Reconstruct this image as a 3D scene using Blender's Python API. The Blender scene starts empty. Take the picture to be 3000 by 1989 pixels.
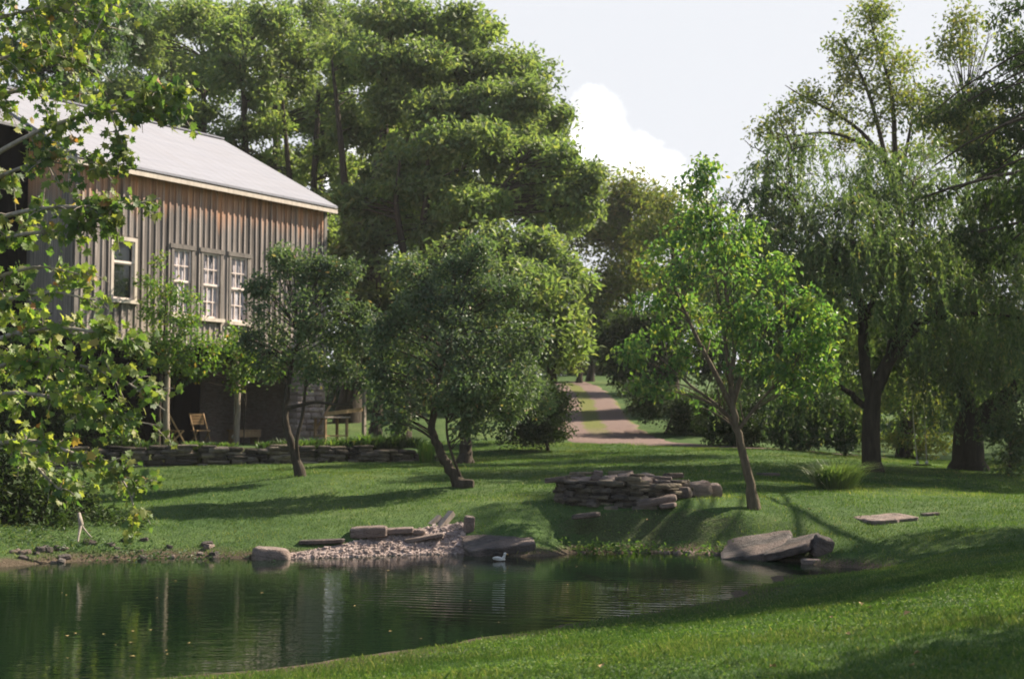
import bpy, math, os
import numpy as np
from mathutils import Vector, noise as mnoise

R = math.radians
sc = bpy.context.scene
col = sc.collection
F = 1422.0; CX = 512.0; CY = 339.0; HC = 2.2; TILT = math.atan(87.5/1422.0)
SUN_AZ = np.array([0.872, 0.49]); SUN_EL = R(39)

# ------------------------------------------------------------------ helpers
def ray(px, py):
    u = (px-CX)/F; v = (CY-py)/F
    d = np.array([u, math.cos(TILT)-v*math.sin(TILT), math.sin(TILT)+v*math.cos(TILT)])
    return d/d[1]
def at(px, py, D):
    return np.array([0, 0, HC]) + ray(px, py)*D
def shore_pt(px, py):
    r = ray(px, py); return np.array([0, 0, HC]) + r*(-HC/r[2])

def nrm(a):
    return a/np.maximum(np.linalg.norm(a, axis=-1, keepdims=True), 1e-9)

class Geo:
    """collects vertices and polygons, becomes ONE mesh object"""
    def __init__(self): self.v = []; self.f = []; self.a = []; self.n = 0
    def add(self, v, f, a=0.5):
        v = np.asarray(v, dtype=np.float32); f = np.asarray(f, dtype=np.int32)
        self.v.append(v); self.f.append(f+self.n)
        self.a.append(np.broadcast_to(np.asarray(a, dtype=np.float32), (len(f),)))
        self.n += len(v)
    def mesh(self, name, mat, smooth=False):
        me = bpy.data.meshes.new(name)
        v = np.concatenate(self.v)
        me.vertices.add(len(v)); me.vertices.foreach_set('co', v.ravel())
        loops = np.concatenate([f.ravel() for f in self.f])
        tot = np.concatenate([np.full(len(f), f.shape[1], dtype=np.int32) for f in self.f])
        st = np.concatenate([[0], np.cumsum(tot)[:-1]]).astype(np.int32)
        me.loops.add(len(loops)); me.loops.foreach_set('vertex_index', loops)
        me.polygons.add(len(tot)); me.polygons.foreach_set('loop_start', st)
        try: me.polygons.foreach_set('loop_total', tot)
        except Exception: pass
        at_ = me.attributes.new('rnd', 'FLOAT', 'FACE')
        at_.data.foreach_set('value', np.concatenate(self.a).astype(np.float32))
        me.polygons.foreach_set('use_smooth', np.full(len(tot), bool(smooth), dtype=bool))
        me.update(calc_edges=True)
        if mat: me.materials.append(mat)
        return me
    def build(self, name, mat, parent=None, smooth=False, origin=None):
        if origin is not None and parent is None:
            self.v = [x-np.asarray(origin, dtype=np.float32) for x in self.v]
        o = bpy.data.objects.new(name, self.mesh(name, mat, smooth)); col.objects.link(o)
        if parent:
            o.parent = parent
            if origin is None: o.matrix_parent_inverse = parent.matrix_basis.inverted()
        elif origin is not None: o.location = origin
        return o

def tag(o, label=None, cat=None, group=None, kind=None):
    if label: o['label'] = label
    if cat: o['category'] = cat
    if group: o['group'] = group
    if kind: o['kind'] = kind
    return o
def empty(name, loc, label, cat, group=None):
    o = bpy.data.objects.new(name, None); col.objects.link(o); o.location = [float(x) for x in loc]
    o.empty_display_size = 0.2
    return tag(o, label, cat, group)
def copy_tree(o, parent=None):
    c = o.copy(); col.objects.link(c)
    if parent: c.parent = parent
    for ch in list(o.children): copy_tree(ch, c)
    return c

def tube(geo, pts, rad, sides=6, a=0.5, cap=True):
    pts = np.asarray(pts, float); n = len(pts); rad = np.broadcast_to(np.asarray(rad, float), (n,))
    t = nrm(np.gradient(pts, axis=0))
    ref = np.array([1., 0, 0]) if abs(t[0, 0]) < 0.8 else np.array([0, 1., 0])
    s = nrm(np.cross(t, ref)); b = np.cross(t, s)
    ang = np.arange(sides)*2*np.pi/sides
    v = pts[:, None]+rad[:, None, None]*(np.cos(ang)[None, :, None]*s[:, None]+np.sin(ang)[None, :, None]*b[:, None])
    i = np.arange(n-1)[:, None]*sides; j = np.arange(sides)[None]; k = (j+1) % sides
    f = np.stack([i+j, i+k, i+sides+k, i+sides+j], -1).reshape(-1, 4)
    geo.add(v.reshape(-1, 3), f, a)
    if cap:
        geo.add(v[-1], np.arange(sides)[None], a); geo.add(v[0], np.arange(sides)[::-1][None], a)

BOXF = np.array([[0,1,3,2],[4,6,7,5],[0,4,5,1],[2,3,7,6],[0,2,6,4],[1,5,7,3]])
def box(geo, c, size, ax=None, a=0.5):
    """box centred at c, with axes ax (3 row vectors)"""
    h = np.asarray(size, float)/2
    s = np.array([[x, y, z] for x in (-1, 1) for y in (-1, 1) for z in (-1, 1)])*h
    if ax is not None: s = s @ np.asarray(ax)
    geo.add(s+np.asarray(c), BOXF, a)

def bar(geo, p, q, w, h, a=0.5, up=(0, 0, 1)):
    p = np.asarray(p, float); q = np.asarray(q, float); L = np.linalg.norm(q-p)
    x = (q-p)/L; y = np.cross(up, x)
    if np.linalg.norm(y) < 1e-4: y = np.array([1., 0, 0])
    y = nrm(y); z = np.cross(x, y)
    box(geo, (p+q)/2, (L, w, h), np.array([x, y, z]), a)

_ico = None
def rock_verts(rng, size, rough=0.18, flat=False, seed=0.0, sub=3):
    """a rough stone: subdivided cube, rounded and displaced; returns verts, quads"""
    n = 2+sub*2
    g = np.linspace(-1, 1, n)
    V = []; Fq = []; base = 0
    for axis in range(3):
        for sgn in (-1, 1):
            A, B = np.meshgrid(g, g, indexing='ij')
            P = np.zeros((n, n, 3)); P[..., axis] = sgn; P[..., (axis+1) % 3] = A; P[..., (axis+2) % 3] = B
            V.append(P.reshape(-1, 3))
            i = np.arange(n-1)[:, None]*n+np.arange(n-1)[None]
            q = np.stack([i, i+n, i+n+1, i+1], -1).reshape(-1, 4)
            if sgn < 0: q = q[:, ::-1]
            Fq.append(q+base); base += n*n
    V = np.concatenate(V); Fq = np.concatenate(Fq)
    p = 5.0 if not flat else 9.0
    r = (np.abs(V)**p).sum(1)**(1/p)
    V = V/r[:, None]
    S = np.asarray(size)/2
    W = V*S
    out = np.empty_like(W); m = float(min(S))
    for k in range(len(W)):
        q = Vector(W[k]/max(S.max(), .05)*1.6)+Vector((seed, seed*1.7, seed*.3))
        d = mnoise.noise_vector(q)*0.55+mnoise.noise_vector(q*2.7)*0.3+mnoise.noise_vector(q*6)*0.15
        out[k] = W[k]+np.array(d)*rough*np.maximum(S*0.5, m)
    return out, Fq

def rotm(rx=0, ry=0, rz=0):
    cx, sx, cy, sy, cz, sz = math.cos(rx), math.sin(rx), math.cos(ry), math.sin(ry), math.cos(rz), math.sin(rz)
    X = np.array([[1,0,0],[0,cx,-sx],[0,sx,cx]]); Y = np.array([[cy,0,sy],[0,1,0],[-sy,0,cy]]); Z = np.array([[cz,-sz,0],[sz,cz,0],[0,0,1]])
    return (Z@Y@X).T     # row-vector convention

# ------------------------------------------------------------------ materials
def newmat(name):
    m = bpy.data.materials.new(name); m.use_nodes = True
    nt = m.node_tree; nt.nodes.clear()
    out = nt.nodes.new('ShaderNodeOutputMaterial')
    return m, nt, out
def ramp(nt, stops, interp='LINEAR'):
    r = nt.nodes.new('ShaderNodeValToRGB'); e = r.color_ramp.elements; r.color_ramp.interpolation = interp
    while len(e) < len(stops): e.new(0.5)
    for k, (p, c) in enumerate(stops):
        e[k].position = p; e[k].color = (c[0], c[1], c[2], 1)
    return r
def noise(nt, scale, detail=4, rough=0.55, vec=None, dist=0):
    n = nt.nodes.new('ShaderNodeTexNoise'); n.inputs['Scale'].default_value = scale
    n.inputs['Detail'].default_value = detail; n.inputs['Roughness'].default_value = rough; n.inputs['Distortion'].default_value = dist
    if vec is not None: nt.links.new(vec, n.inputs['Vector'])
    return n
def mix(nt, fac, a, b, mode='MIX'):
    m = nt.nodes.new('ShaderNodeMix'); m.data_type = 'RGBA'; m.blend_type = mode
    for sock, val in ((m.inputs['Factor'], fac), (m.inputs[6], a), (m.inputs[7], b)):
        if isinstance(val, (int, float)): sock.default_value = val
        elif isinstance(val, tuple): sock.default_value = (*val, 1)
        else: nt.links.new(val, sock)
    return m.outputs[2]
def mth(nt, op, a, b=None, clamp=False):
    m = nt.nodes.new('ShaderNodeMath'); m.operation = op; m.use_clamp = clamp
    for k, val in enumerate((a, b)):
        if val is None: continue
        if isinstance(val, (int, float)): m.inputs[k].default_value = val
        else: nt.links.new(val, m.inputs[k])
    return m.outputs[0]
def mapping(nt, src, scale):
    m = nt.nodes.new('ShaderNodeMapping'); m.inputs['Scale'].default_value = scale
    nt.links.new(src, m.inputs['Vector']); return m.outputs[0]
def pos(nt): return nt.nodes.new('ShaderNodeNewGeometry').outputs['Position']
def objco(nt): return nt.nodes.new('ShaderNodeTexCoord').outputs['Object']
def attr(nt, name):
    a = nt.nodes.new('ShaderNodeAttribute'); a.attribute_name = name; return a.outputs['Fac']
def bump(nt, h, strength, dist=0.05):
    b = nt.nodes.new('ShaderNodeBump'); b.inputs['Strength'].default_value = strength; b.inputs['Distance'].default_value = dist
    nt.links.new(h, b.inputs['Height']); return b.outputs[0]
def bsdf(nt, out, color, rough=0.8, spec=0.3, normal=None):
    p = nt.nodes.new('ShaderNodeBsdfPrincipled')
    if isinstance(color, tuple): p.inputs['Base Color'].default_value = (*color, 1)
    else: nt.links.new(color, p.inputs['Base Color'])
    if isinstance(rough, (int, float)): p.inputs['Roughness'].default_value = rough
    else: nt.links.new(rough, p.inputs['Roughness'])
    p.inputs['Specular IOR Level'].default_value = spec
    if normal is not None: nt.links.new(normal, p.inputs['Normal'])
    nt.links.new(p.outputs[0], out.inputs[0]); return p

GAIN = {'locust_leaf': 2.05, 'shaded_wood_leaf': 1.8, 'olive_leaf': 1.75, 'apple_leaf': 2.0, 'pear_leaf': 1.9, 'sycamore_leaf': 1.75, 'willow_leaf': 1.75, 'deep_green_leaf': 1.3, 'shrub_leaf': 1.4, 'young_leaf': 1.6, 'grass_blade': 1.55}
def leaf_mat(name, stops, trans=0.35, tcol=1.6, rough=0.45, spec=0.35, tint=(0.9, 1.0, 0.42), vary=0.35):
    m, nt, out = newmat(name)
    stops = [(p, tuple(min(.6, x*GAIN.get(name, 1.4)) for x in c)) for p, c in stops]; trans = min(.55, trans+.1)
    r = ramp(nt, stops); nt.links.new(attr(nt, 'rnd'), r.inputs[0])
    nz = noise(nt, 0.45, 2, 0.5, pos(nt))
    vr = ramp(nt, [(0.3, (1-vary, 1-vary, 1-vary*.8)), (0.7, (1+vary*.5, 1+vary*.45, 1))]); nt.links.new(nz.outputs[0], vr.inputs[0])
    c = mix(nt, 1.0, r.outputs[0], vr.outputs[0], 'MULTIPLY')
    p = bsdf(nt, out, c, rough, spec)
    t = nt.nodes.new('ShaderNodeBsdfTranslucent')
    tc = mix(nt, 1.0, c, tuple(x*tcol for x in tint), 'MULTIPLY')
    nt.links.new(tc, t.inputs[0])
    ms = nt.nodes.new('ShaderNodeMixShader'); ms.inputs[0].default_value = trans
    nt.links.new(p.outputs[0], ms.inputs[1]); nt.links.new(t.outputs[0], ms.inputs[2])
    nt.links.new(ms.outputs[0], out.inputs[0])
    return m
def bark_mat(name, dark, light, scale=(14, 14, 3)):
    m, nt, out = newmat(name)
    n = noise(nt, 1.0, 5, 0.65, mapping(nt, pos(nt), scale), 0.4)
    n2 = noise(nt, 1.2, 3, 0.5, pos(nt))
    r = ramp(nt, [(0.3, dark), (0.7, light)]); nt.links.new(n.outputs[0], r.inputs[0])
    c = mix(nt, mth(nt, 'MULTIPLY', n2.outputs[0], 0.4), r.outputs[0], tuple(x*0.7 for x in light))
    bsdf(nt, out, c, 0.9, 0.15, bump(nt, n.outputs[0], 0.8, 0.03)); return m
def wood_mat(name, dark, light, zs=0.6, s=18, rough=0.75):
    m, nt, out = newmat(name)
    n = noise(nt, 1.0, 5, 0.6, mapping(nt, objco(nt), (s, s, zs)), 0.2)
    n2 = noise(nt, 2.3, 3, 0.5, objco(nt))
    r = ramp(nt, [(0.28, dark), (0.72, light)]); nt.links.new(n.outputs[0], r.inputs[0])
    c = mix(nt, mth(nt, 'MULTIPLY', n2.outputs[0], 0.5), r.outputs[0], tuple(0.65*x for x in dark))
    c = mix(nt, 1.0, c, ramp_rnd(nt, 0.7, 1.25), 'MULTIPLY')
    bsdf(nt, out, c, rough, 0.2, bump(nt, n.outputs[0], 0.4, 0.01)); return m
def ramp_rnd(nt, lo, hi):
    r = ramp(nt, [(0, (lo,)*3), (1, (hi,)*3)]); nt.links.new(attr(nt, 'rnd'), r.inputs[0]); return r.outputs[0]
def stone_mat(name, dark, light, warm, scale=3.0, lo=0.65, hi=1.3):
    m, nt, out = newmat(name)
    co = objco(nt)
    n = noise(nt, scale, 8, 0.68, mapping(nt, co, (1, 1, 2.6)), 0.3); n2 = noise(nt, scale*0.5, 4, 0.6, co); n3 = noise(nt, scale*9, 3, 0.6, co)
    r = ramp(nt, [(0.3, dark), (0.68, light)]); nt.links.new(n.outputs[0], r.inputs[0])
    f = ramp(nt, [(0.45, (0, 0, 0)), (0.62, (1, 1, 1))]); nt.links.new(n2.outputs[0], f.inputs[0])
    c = mix(nt, mth(nt, 'MULTIPLY', f.outputs[0], 0.6), r.outputs[0], warm)
    c = mix(nt, 1.0, c, ramp_rnd(nt, lo, hi), 'MULTIPLY')
    hgt = mth(nt, 'ADD', n.outputs[0], mth(nt, 'MULTIPLY', n3.outputs[0], 0.35))
    bsdf(nt, out, c, 0.88, 0.2, bump(nt, hgt, 1.0, 0.09)); return m
def plain(name, c, rough=0.7, spec=0.3):
    m, nt, out = newmat(name)
    n = noise(nt, 6, 4, 0.6, objco(nt))
    r = ramp(nt, [(0.3, tuple(x*0.75 for x in c)), (0.7, tuple(min(1, x*1.15) for x in c))]); nt.links.new(n.outputs[0], r.inputs[0])
    bsdf(nt, out, r.outputs[0], rough, spec); return m

M = {}
M['bark'] = bark_mat('dark_bark', (0.018, 0.014, 0.010), (0.085, 0.068, 0.05))
M['bark_willow'] = bark_mat('willow_bark', (0.012, 0.010, 0.007), (0.062, 0.05, 0.034), (9, 9, 2))
M['bark_pear'] = bark_mat('pear_bark', (0.05, 0.038, 0.026), (0.17, 0.135, 0.09))
M['bark_pale'] = bark_mat('pale_bark', (0.18, 0.15, 0.12), (0.42, 0.37, 0.31))
M['log'] = bark_mat('log_post', (0.15, 0.12, 0.095), (0.40, 0.33, 0.26), (20, 20, 2))
M['leaf_locust'] = leaf_mat('locust_leaf', [(0, (0.052, 0.08, 0.037)), (0.5, (0.087, 0.112, 0.05)), (0.9, (0.128, 0.146, 0.066)), (1, (0.15, 0.14, 0.06))], 0.42, 1.5, 0.5, 0.3)
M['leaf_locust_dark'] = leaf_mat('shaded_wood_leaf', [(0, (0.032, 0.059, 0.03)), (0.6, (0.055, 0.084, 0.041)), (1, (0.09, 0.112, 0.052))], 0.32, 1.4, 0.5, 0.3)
M['leaf_olive'] = leaf_mat('olive_leaf', [(0, (0.06, 0.085, 0.025)), (0.5, (0.10, 0.12, 0.035)), (1, (0.18, 0.15, 0.06))], 0.38, 1.5, 0.6, 0.15)
M['leaf_apple'] = leaf_mat('apple_leaf', [(0, (0.038, 0.063, 0.034)), (0.6, (0.068, 0.097, 0.052)), (0.93, (0.11, 0.13, 0.078)), (1, (0.2, 0.13, 0.07))], 0.3, 1.4, 0.5, 0.3)
M['leaf_pear'] = leaf_mat('pear_leaf', [(0, (0.034, 0.078, 0.028)), (0.5, (0.066, 0.115, 0.036)), (0.82, (0.125, 0.158, 0.045)), (0.96, (0.15, 0.165, 0.05)), (1, (0.2, 0.15, 0.04))], 0.38, 1.6, 0.5, 0.28)
M['leaf_sycamore'] = leaf_mat('sycamore_leaf', [(0, (0.034, 0.07, 0.022)), (0.42, (0.078, 0.118, 0.032)), (0.74, (0.145, 0.165, 0.045)), (0.95, (0.19, 0.185, 0.055)), (0.985, (0.22, 0.13, 0.05)), (1, (0.24, 0.10, 0.04))], 0.4, 1.6, 0.5, 0.35)
M['leaf_willow'] = leaf_mat('willow_leaf', [(0, (0.042, 0.072, 0.034)), (0.5, (0.07, 0.10, 0.045)), (0.9, (0.115, 0.135, 0.06)), (1, (0.18, 0.15, 0.07))], 0.35, 1.5, 0.45, 0.35)
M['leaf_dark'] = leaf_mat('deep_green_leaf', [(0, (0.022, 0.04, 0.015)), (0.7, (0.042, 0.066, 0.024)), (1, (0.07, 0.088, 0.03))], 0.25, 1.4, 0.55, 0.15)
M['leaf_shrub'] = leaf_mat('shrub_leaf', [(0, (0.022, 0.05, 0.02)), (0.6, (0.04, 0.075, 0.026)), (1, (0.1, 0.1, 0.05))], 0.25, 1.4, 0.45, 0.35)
M['leaf_young'] = leaf_mat('young_leaf', [(0, (0.05, 0.10, 0.022)), (0.6, (0.09, 0.15, 0.03)), (0.93, (0.17, 0.18, 0.04)), (1, (0.3, 0.15, 0.04))], 0.4, 1.6, 0.4, 0.4)
M['grass'] = leaf_mat('grass_blade', [(0, (0.032, 0.068, 0.022)), (0.4, (0.06, 0.104, 0.031)), (0.8, (0.105, 0.14, 0.046)), (0.94, (0.15, 0.17, 0.07)), (1, (0.26, 0.23, 0.12))], 0.35, 1.4, 0.6, 0.15, vary=0.3)
M['rock'] = stone_mat('grey_slate', (0.035, 0.031, 0.028), (0.14, 0.122, 0.112), (0.18, 0.13, 0.105), 3.2)
M['rock_pink'] = stone_mat('pinkish_stone', (0.11, 0.085, 0.072), (0.31, 0.25, 0.22), (0.25, 0.18, 0.15), 5)
M['rock_wall'] = stone_mat('dry_wall_stone', (0.022, 0.02, 0.017), (0.12, 0.10, 0.085), (0.16, 0.13, 0.08), 5, 0.4, 2.1)
M['gravel'] = stone_mat('beach_gravel', (0.27, 0.21, 0.185), (0.56, 0.45, 0.405), (0.46, 0.35, 0.31), 8, 0.55, 1.35)
M['duck_white'] = plain('white_feather', (0.6, 0.57, 0.53), 0.7)
M['duck_dark'] = plain('brown_feather', (0.07, 0.045, 0.03), 0.6)
M['duck_bill'] = plain('yellow_bill', (0.5, 0.3, 0.06), 0.5)
M['chair'] = wood_mat('chair_wood', (0.25, 0.15, 0.07), (0.5, 0.34, 0.19), 4, 9)
M['old_wood'] = wood_mat('grey_plank', (0.2, 0.16, 0.13), (0.42, 0.35, 0.29), 3, 10)
M['metal_pipe'] = plain('galvanised_pipe', (0.55, 0.56, 0.58), 0.4, 0.5)
M['rope'] = plain('pale_rope', (0.5, 0.46, 0.4), 0.9)
M['white_paint'] = plain('white_paint', (0.72, 0.68, 0.62), 0.6)
M['dark_inside'] = plain('shade_black_boards', (0.008, 0.0065, 0.0055), 0.95, 0.05)  # near black: shade of the recesses put into the board colour

# siding: grey weathered boards, fresh orange band sheltered by the eave, paler towards the bottom
def siding_mat():
    m, nt, out = newmat('weathered_siding')
    co = objco(nt)
    sep = nt.nodes.new('ShaderNodeSeparateXYZ'); nt.links.new(co, sep.inputs[0])
    g = noise(nt, 1.0, 6, 0.65, mapping(nt, co, (22, 22, 0.7)), 0.3)
    g2 = noise(nt, 1.0, 3, 0.6, mapping(nt, co, (4.3, 4.3, 0.25)))
    base = ramp(nt, [(0.3, (0.085, 0.075, 0.07)), (0.55, (0.20, 0.172, 0.155)), (0.75, (0.34, 0.29, 0.255))]); nt.links.new(g.outputs[0], base.inputs[0])
    c = mix(nt, 1.0, base.outputs[0], ramp_rnd(nt, 0.42, 1.6), 'MULTIPLY')
    # orange under the eave (local z measured from terrace level: eave near 7.4)
    st = mth(nt, 'ADD', sep.outputs[2], mth(nt, 'MULTIPLY', mth(nt, 'SUBTRACT', g2.outputs[0], 0.5), 2.3))
    f = nt.nodes.new('ShaderNodeMapRange'); f.inputs[1].default_value = 6.5; f.inputs[2].default_value = 7.65
    nt.links.new(st, f.inputs[0])
    oc = ramp(nt, [(0.3, (0.42, 0.17, 0.07)), (0.7, (0.72, 0.38, 0.21))]); nt.links.new(g.outputs[0], oc.inputs[0])
    c = mix(nt, f.outputs[0], c, oc.outputs[0])
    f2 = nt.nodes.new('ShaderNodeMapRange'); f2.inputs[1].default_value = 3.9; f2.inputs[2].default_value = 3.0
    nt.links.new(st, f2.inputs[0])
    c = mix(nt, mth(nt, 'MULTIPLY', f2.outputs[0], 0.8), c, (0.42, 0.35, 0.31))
    bsdf(nt, out, c, 0.85, 0.15, bump(nt, g.outputs[0], 0.5, 0.01)); return m
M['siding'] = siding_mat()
def roof_mat():
    m, nt, out = newmat('galvanised_roof')
    co = objco(nt)
    n = noise(nt, 1.0, 4, 0.6, mapping(nt, co, (0.6, 6, 0.6))); n2 = noise(nt, 0.9, 5, 0.65, co)
    r = ramp(nt, [(0.3, (0.23, 0.235, 0.27)), (0.7, (0.285, 0.29, 0.328))]); nt.links.new(n.outputs[0], r.inputs[0])
    c = mix(nt, mth(nt, 'MULTIPLY', n2.outputs[0], 0.45), r.outputs[0], (0.24, 0.222, 0.215))
    sx = nt.nodes.new('ShaderNodeSeparateXYZ'); nt.links.new(co, sx.inputs[0])
    fr = mth(nt, 'FRACT', mth(nt, 'MULTIPLY', mth(nt, 'ADD', sx.outputs[0], mth(nt, 'MULTIPLY', n2.outputs[0], .02)), 2.1))
    ln = mth(nt, 'LESS_THAN', fr, 0.07)
    n3 = noise(nt, 1.0, 5, 0.7, mapping(nt, co, (7, .5, .5))); st = ramp(nt, [(.55, (0, 0, 0)), (.75, (1, 1, 1))]); nt.links.new(n3.outputs[0], st.inputs[0])
    c = mix(nt, mth(nt, 'MULTIPLY', st.outputs[0], .22), c, (0.19, 0.15, 0.125))
    c = mix(nt, mth(nt, 'MULTIPLY', ln, .28), c, (0.1, 0.098, 0.1))
    bsdf(nt, out, c, 0.85, 0.08); return m
M['roof'] = roof_mat()
M['roof_grey'] = plain('dull_roof', (0.2, 0.192, 0.196), 0.8)  # slightly greyer and darker than the main roof
M['trim'] = wood_mat('pale_trim', (0.42, 0.36, 0.30), (0.62, 0.54, 0.46), 2, 8)
M['trim_grey'] = wood_mat('grey_trim', (0.12, 0.105, 0.095), (0.24, 0.21, 0.185), 2, 8)
M['sash'] = plain('cream_sash', (0.74, 0.62, 0.56), 0.6)
def glass_mat():
    m, nt, out = newmat('window_glass')
    n = noise(nt, 3, 2, 0.5, objco(nt))
    bsdf(nt, out, (0.012, 0.016, 0.016), 0.06, 0.7, bump(nt, n.outputs[0], 0.08, 0.02)); return m
M['glass'] = glass_mat()
def pale_glass():
    m, nt, out = newmat('mottled_pale_glass')
    co = objco(nt); n = noise(nt, 1.0, 3, 0.6, mapping(nt, co, (9, 9, 2.2)))
    rr = ramp(nt, [(0.35, (0.05, 0.055, 0.06)), (0.48, (0.36, 0.34, 0.37)), (0.7, (0.6, 0.57, 0.6))]); nt.links.new(n.outputs[0], rr.inputs[0])  # pale lavender mottling over a dark pane
    bsdf(nt, out, rr.outputs[0], 0.12, 0.6); return m
M['pale_glass'] = pale_glass()
M['curtain'] = plain('lace_curtain', (0.45, 0.43, 0.44), 0.9)

# ------------------------------------------------------------------ terrain
far_shore = [(-260,572),(-120,570),(0,566.5),(43,563),(121,559),(195,556.5),(260,558.5),(303,557.5),(345,556.5),(390,554.5),(430,553.5),(459,553),(500,555),(533,556),(572,552.5),(611,552),(650,552),(690,553),(723,554.5),(771,559.5),(805,562)]
near_shore = [(779,575),(732,591),(693,604),(650,611.5),(606,618),(563,624),(476,637),(390,650),(335,658.5),(281,667),(205,673),(130,679),(60,687),(-20,697),(-150,712),(-300,725)]
P3 = []
for p in far_shore:
    q = shore_pt(*p); P3.append(q); P3.append([q[0], q[1]-1.3, -0.5])
for p in near_shore:
    q = shore_pt(*p); P3.append(q); P3.append([q[0]-.5, q[1]+1.1, -0.4])
    P3.append([q[0]+.25, q[1]-.55, 0.05]); P3.append([q[0]+.8, q[1]-1.8, 0.2])
P3.append(shore_pt(823, 566)); P3.append([-4, 17.5, -0.8]); P3.append([0, 20, -0.7]); P3.append([-8, 17, -.8]); P3.append([-12, 18, -.8]); P3.append([2.2, 21, -0.55])
def A(px, py, D): P3.append(at(px, py, D))
for a in [(575,538,25.72),(610,537,25.74),(630,537,25.74),(650,537,25.74),(670,537,25.74),(690,537,25.72),(725,538,25.6)]: A(*a)
# bank and lawn on the far side
for a in [(755,509,26.3),(740,515,25.9),(690,516.5,25.92),(640,518,25.92),(610,520,25.92),(575,520,26.0),(556,524,25.8),(610,498,27.5),(690,495,28),(540,500,27),(533,531,25.1),
          (500,529,25.3),(460,525,25.7),(430,529,25.5),(390,534,25.2),(350,540,24.8),(300,540,24.8),(200,538,25.0),(100,538,24.6),(30,542,24.0),(300,515,27),(200,514,27),(100,514,26.8),(150,478,34),(100,500,29.5),(60,480,33),(0,490,32),
          (300,475,32),(461,486,30),(465,463,37),(432,462,38.5),(300,468,36.0),(220,471,35.2),(550,450,42),(600,444.5,45),(690,446.5,45),(780,450,42),(872,472,36),(950,479,35),(1024,489,33),(1000,468,42),
          (400,500,28.5),(330,505,28),(250,505,28.5),(680,480,31.5),(760,482,31),(830,490,29.5),(800,510,26),(840,520,25),(900,520,25),(960,505,27),(1024,516,24.5),(1100,520,24),
          (625,437.5,49),(608,420,56),(597,403,63),(588,386,71),(580,374,82),(560,350,110),(660,425,52),(690,420,55),(740,436,50),(850,450,50),(950,455,50)]:
    A(*a)
for a in [(3.7,10.3,.78),(5,12.2,.82),(6.5,16,.72),(8.6,20,.66),(1,8.5,.6),(2.6,12.5,.52),(4,15.5,.47),(5.3,18.2,.42),(6.4,20.6,.4),(7.4,22.2,.42),(0,9.8,.5),(-2,8.5,.5),(-4,9.5,.33),(0,5,.62),(4,6,.8),(0,0,.65),(-8,0,.6),(8,3,.9),(14,14,.9),(18,24,.9),
          (-20,33,1.1),(-16,26,.5),(-26,24,.4),(-22,17,-.6),(-30,12,.5),(-18,8,.4),(20,40,1.2),(30,60,2.2),(30,30,1.4),(-30,50,2.2),(-20,60,2.9),(-8,60,2.9),(-35,75,4),(0,95,5.2),(25,80,3.8),(-20,90,5)]:
    P3.append(a)
P3 = np.array([np.asarray(p, float) for p in P3])
def _phi(r2): return -np.sqrt(r2+0.04)
_n = len(P3); _K = _phi(((P3[:, None, :2]-P3[None, :, :2])**2).sum(-1))+np.eye(_n)*0.004
_Pm = np.c_[np.ones(_n), P3[:, :2]]
_A = np.block([[_K, _Pm], [_Pm.T, np.zeros((3, 3))]])
_w = np.linalg.solve(_A, np.r_[P3[:, 2], 0, 0, 0])
# retaining wall line and barn frame
WL0 = at(40, 448, 36.2)[:2]; WL1 = at(434, 447, 39.2)[:2]; TZ = 1.65
wd = (WL1-WL0)/np.linalg.norm(WL1-WL0); wn = np.array([-wd[1], wd[0]]); WLEN = np.linalg.norm(WL1-WL0)
def zt(x, y, step=True):
    x = np.atleast_1d(np.asarray(x, float)); y = np.atleast_1d(np.asarray(y, float))
    out = np.empty(len(x))
    for s in range(0, len(x), 8000):
        xs, ys = x[s:s+8000], y[s:s+8000]
        r2 = (xs[:, None]-P3[None, :, 0])**2+(ys[:, None]-P3[None, :, 1])**2
        out[s:s+8000] = _phi(r2)@_w[:_n]+_w[_n]+_w[_n+1]*xs+_w[_n+2]*ys
    base = np.clip(1.0+0.045*(y-20), -0.5, 5.5)
    dist = np.maximum(np.abs(x)-32, np.maximum(y-95, -y+0))
    b = np.clip(dist/12, 0, 1); b = b*b*(3-2*b)
    out = out*(1-b)+base*b
    if step:
        rx, ry = x-WL0[0], y-WL0[1]
        s_ = rx*wn[0]+ry*wn[1]; t_ = rx*wd[0]+ry*wd[1]
        inside = np.clip((s_-0.15)/0.25, 0, 1)*np.clip((14-s_)/4, 0, 1)*np.clip((WLEN+.3-t_+np.maximum(s_-1, 0)*.25)/1.2, 0, 1)*np.clip((t_+14)/3, 0, 1)
        out = out*(1-inside)+np.maximum(out*0+TZ, 0)*inside
    return out
def Z(x, y): return float(zt(x, y)[0])
def ground(px, py, d0=5.0, d1=100.0):
    r = ray(px, py); D = np.linspace(d0, d1, 1500)
    z = HC+r[2]*D; g = zt(r[0]*D, D)
    k = np.argmax(z < g)
    return np.array([r[0]*D[k], D[k], g[k]])

def smoothnoise(x, y, s, seed=0):
    return np.array([mnoise.noise(Vector((a*s, b*s, seed))) for a, b in zip(x, y)])

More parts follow.
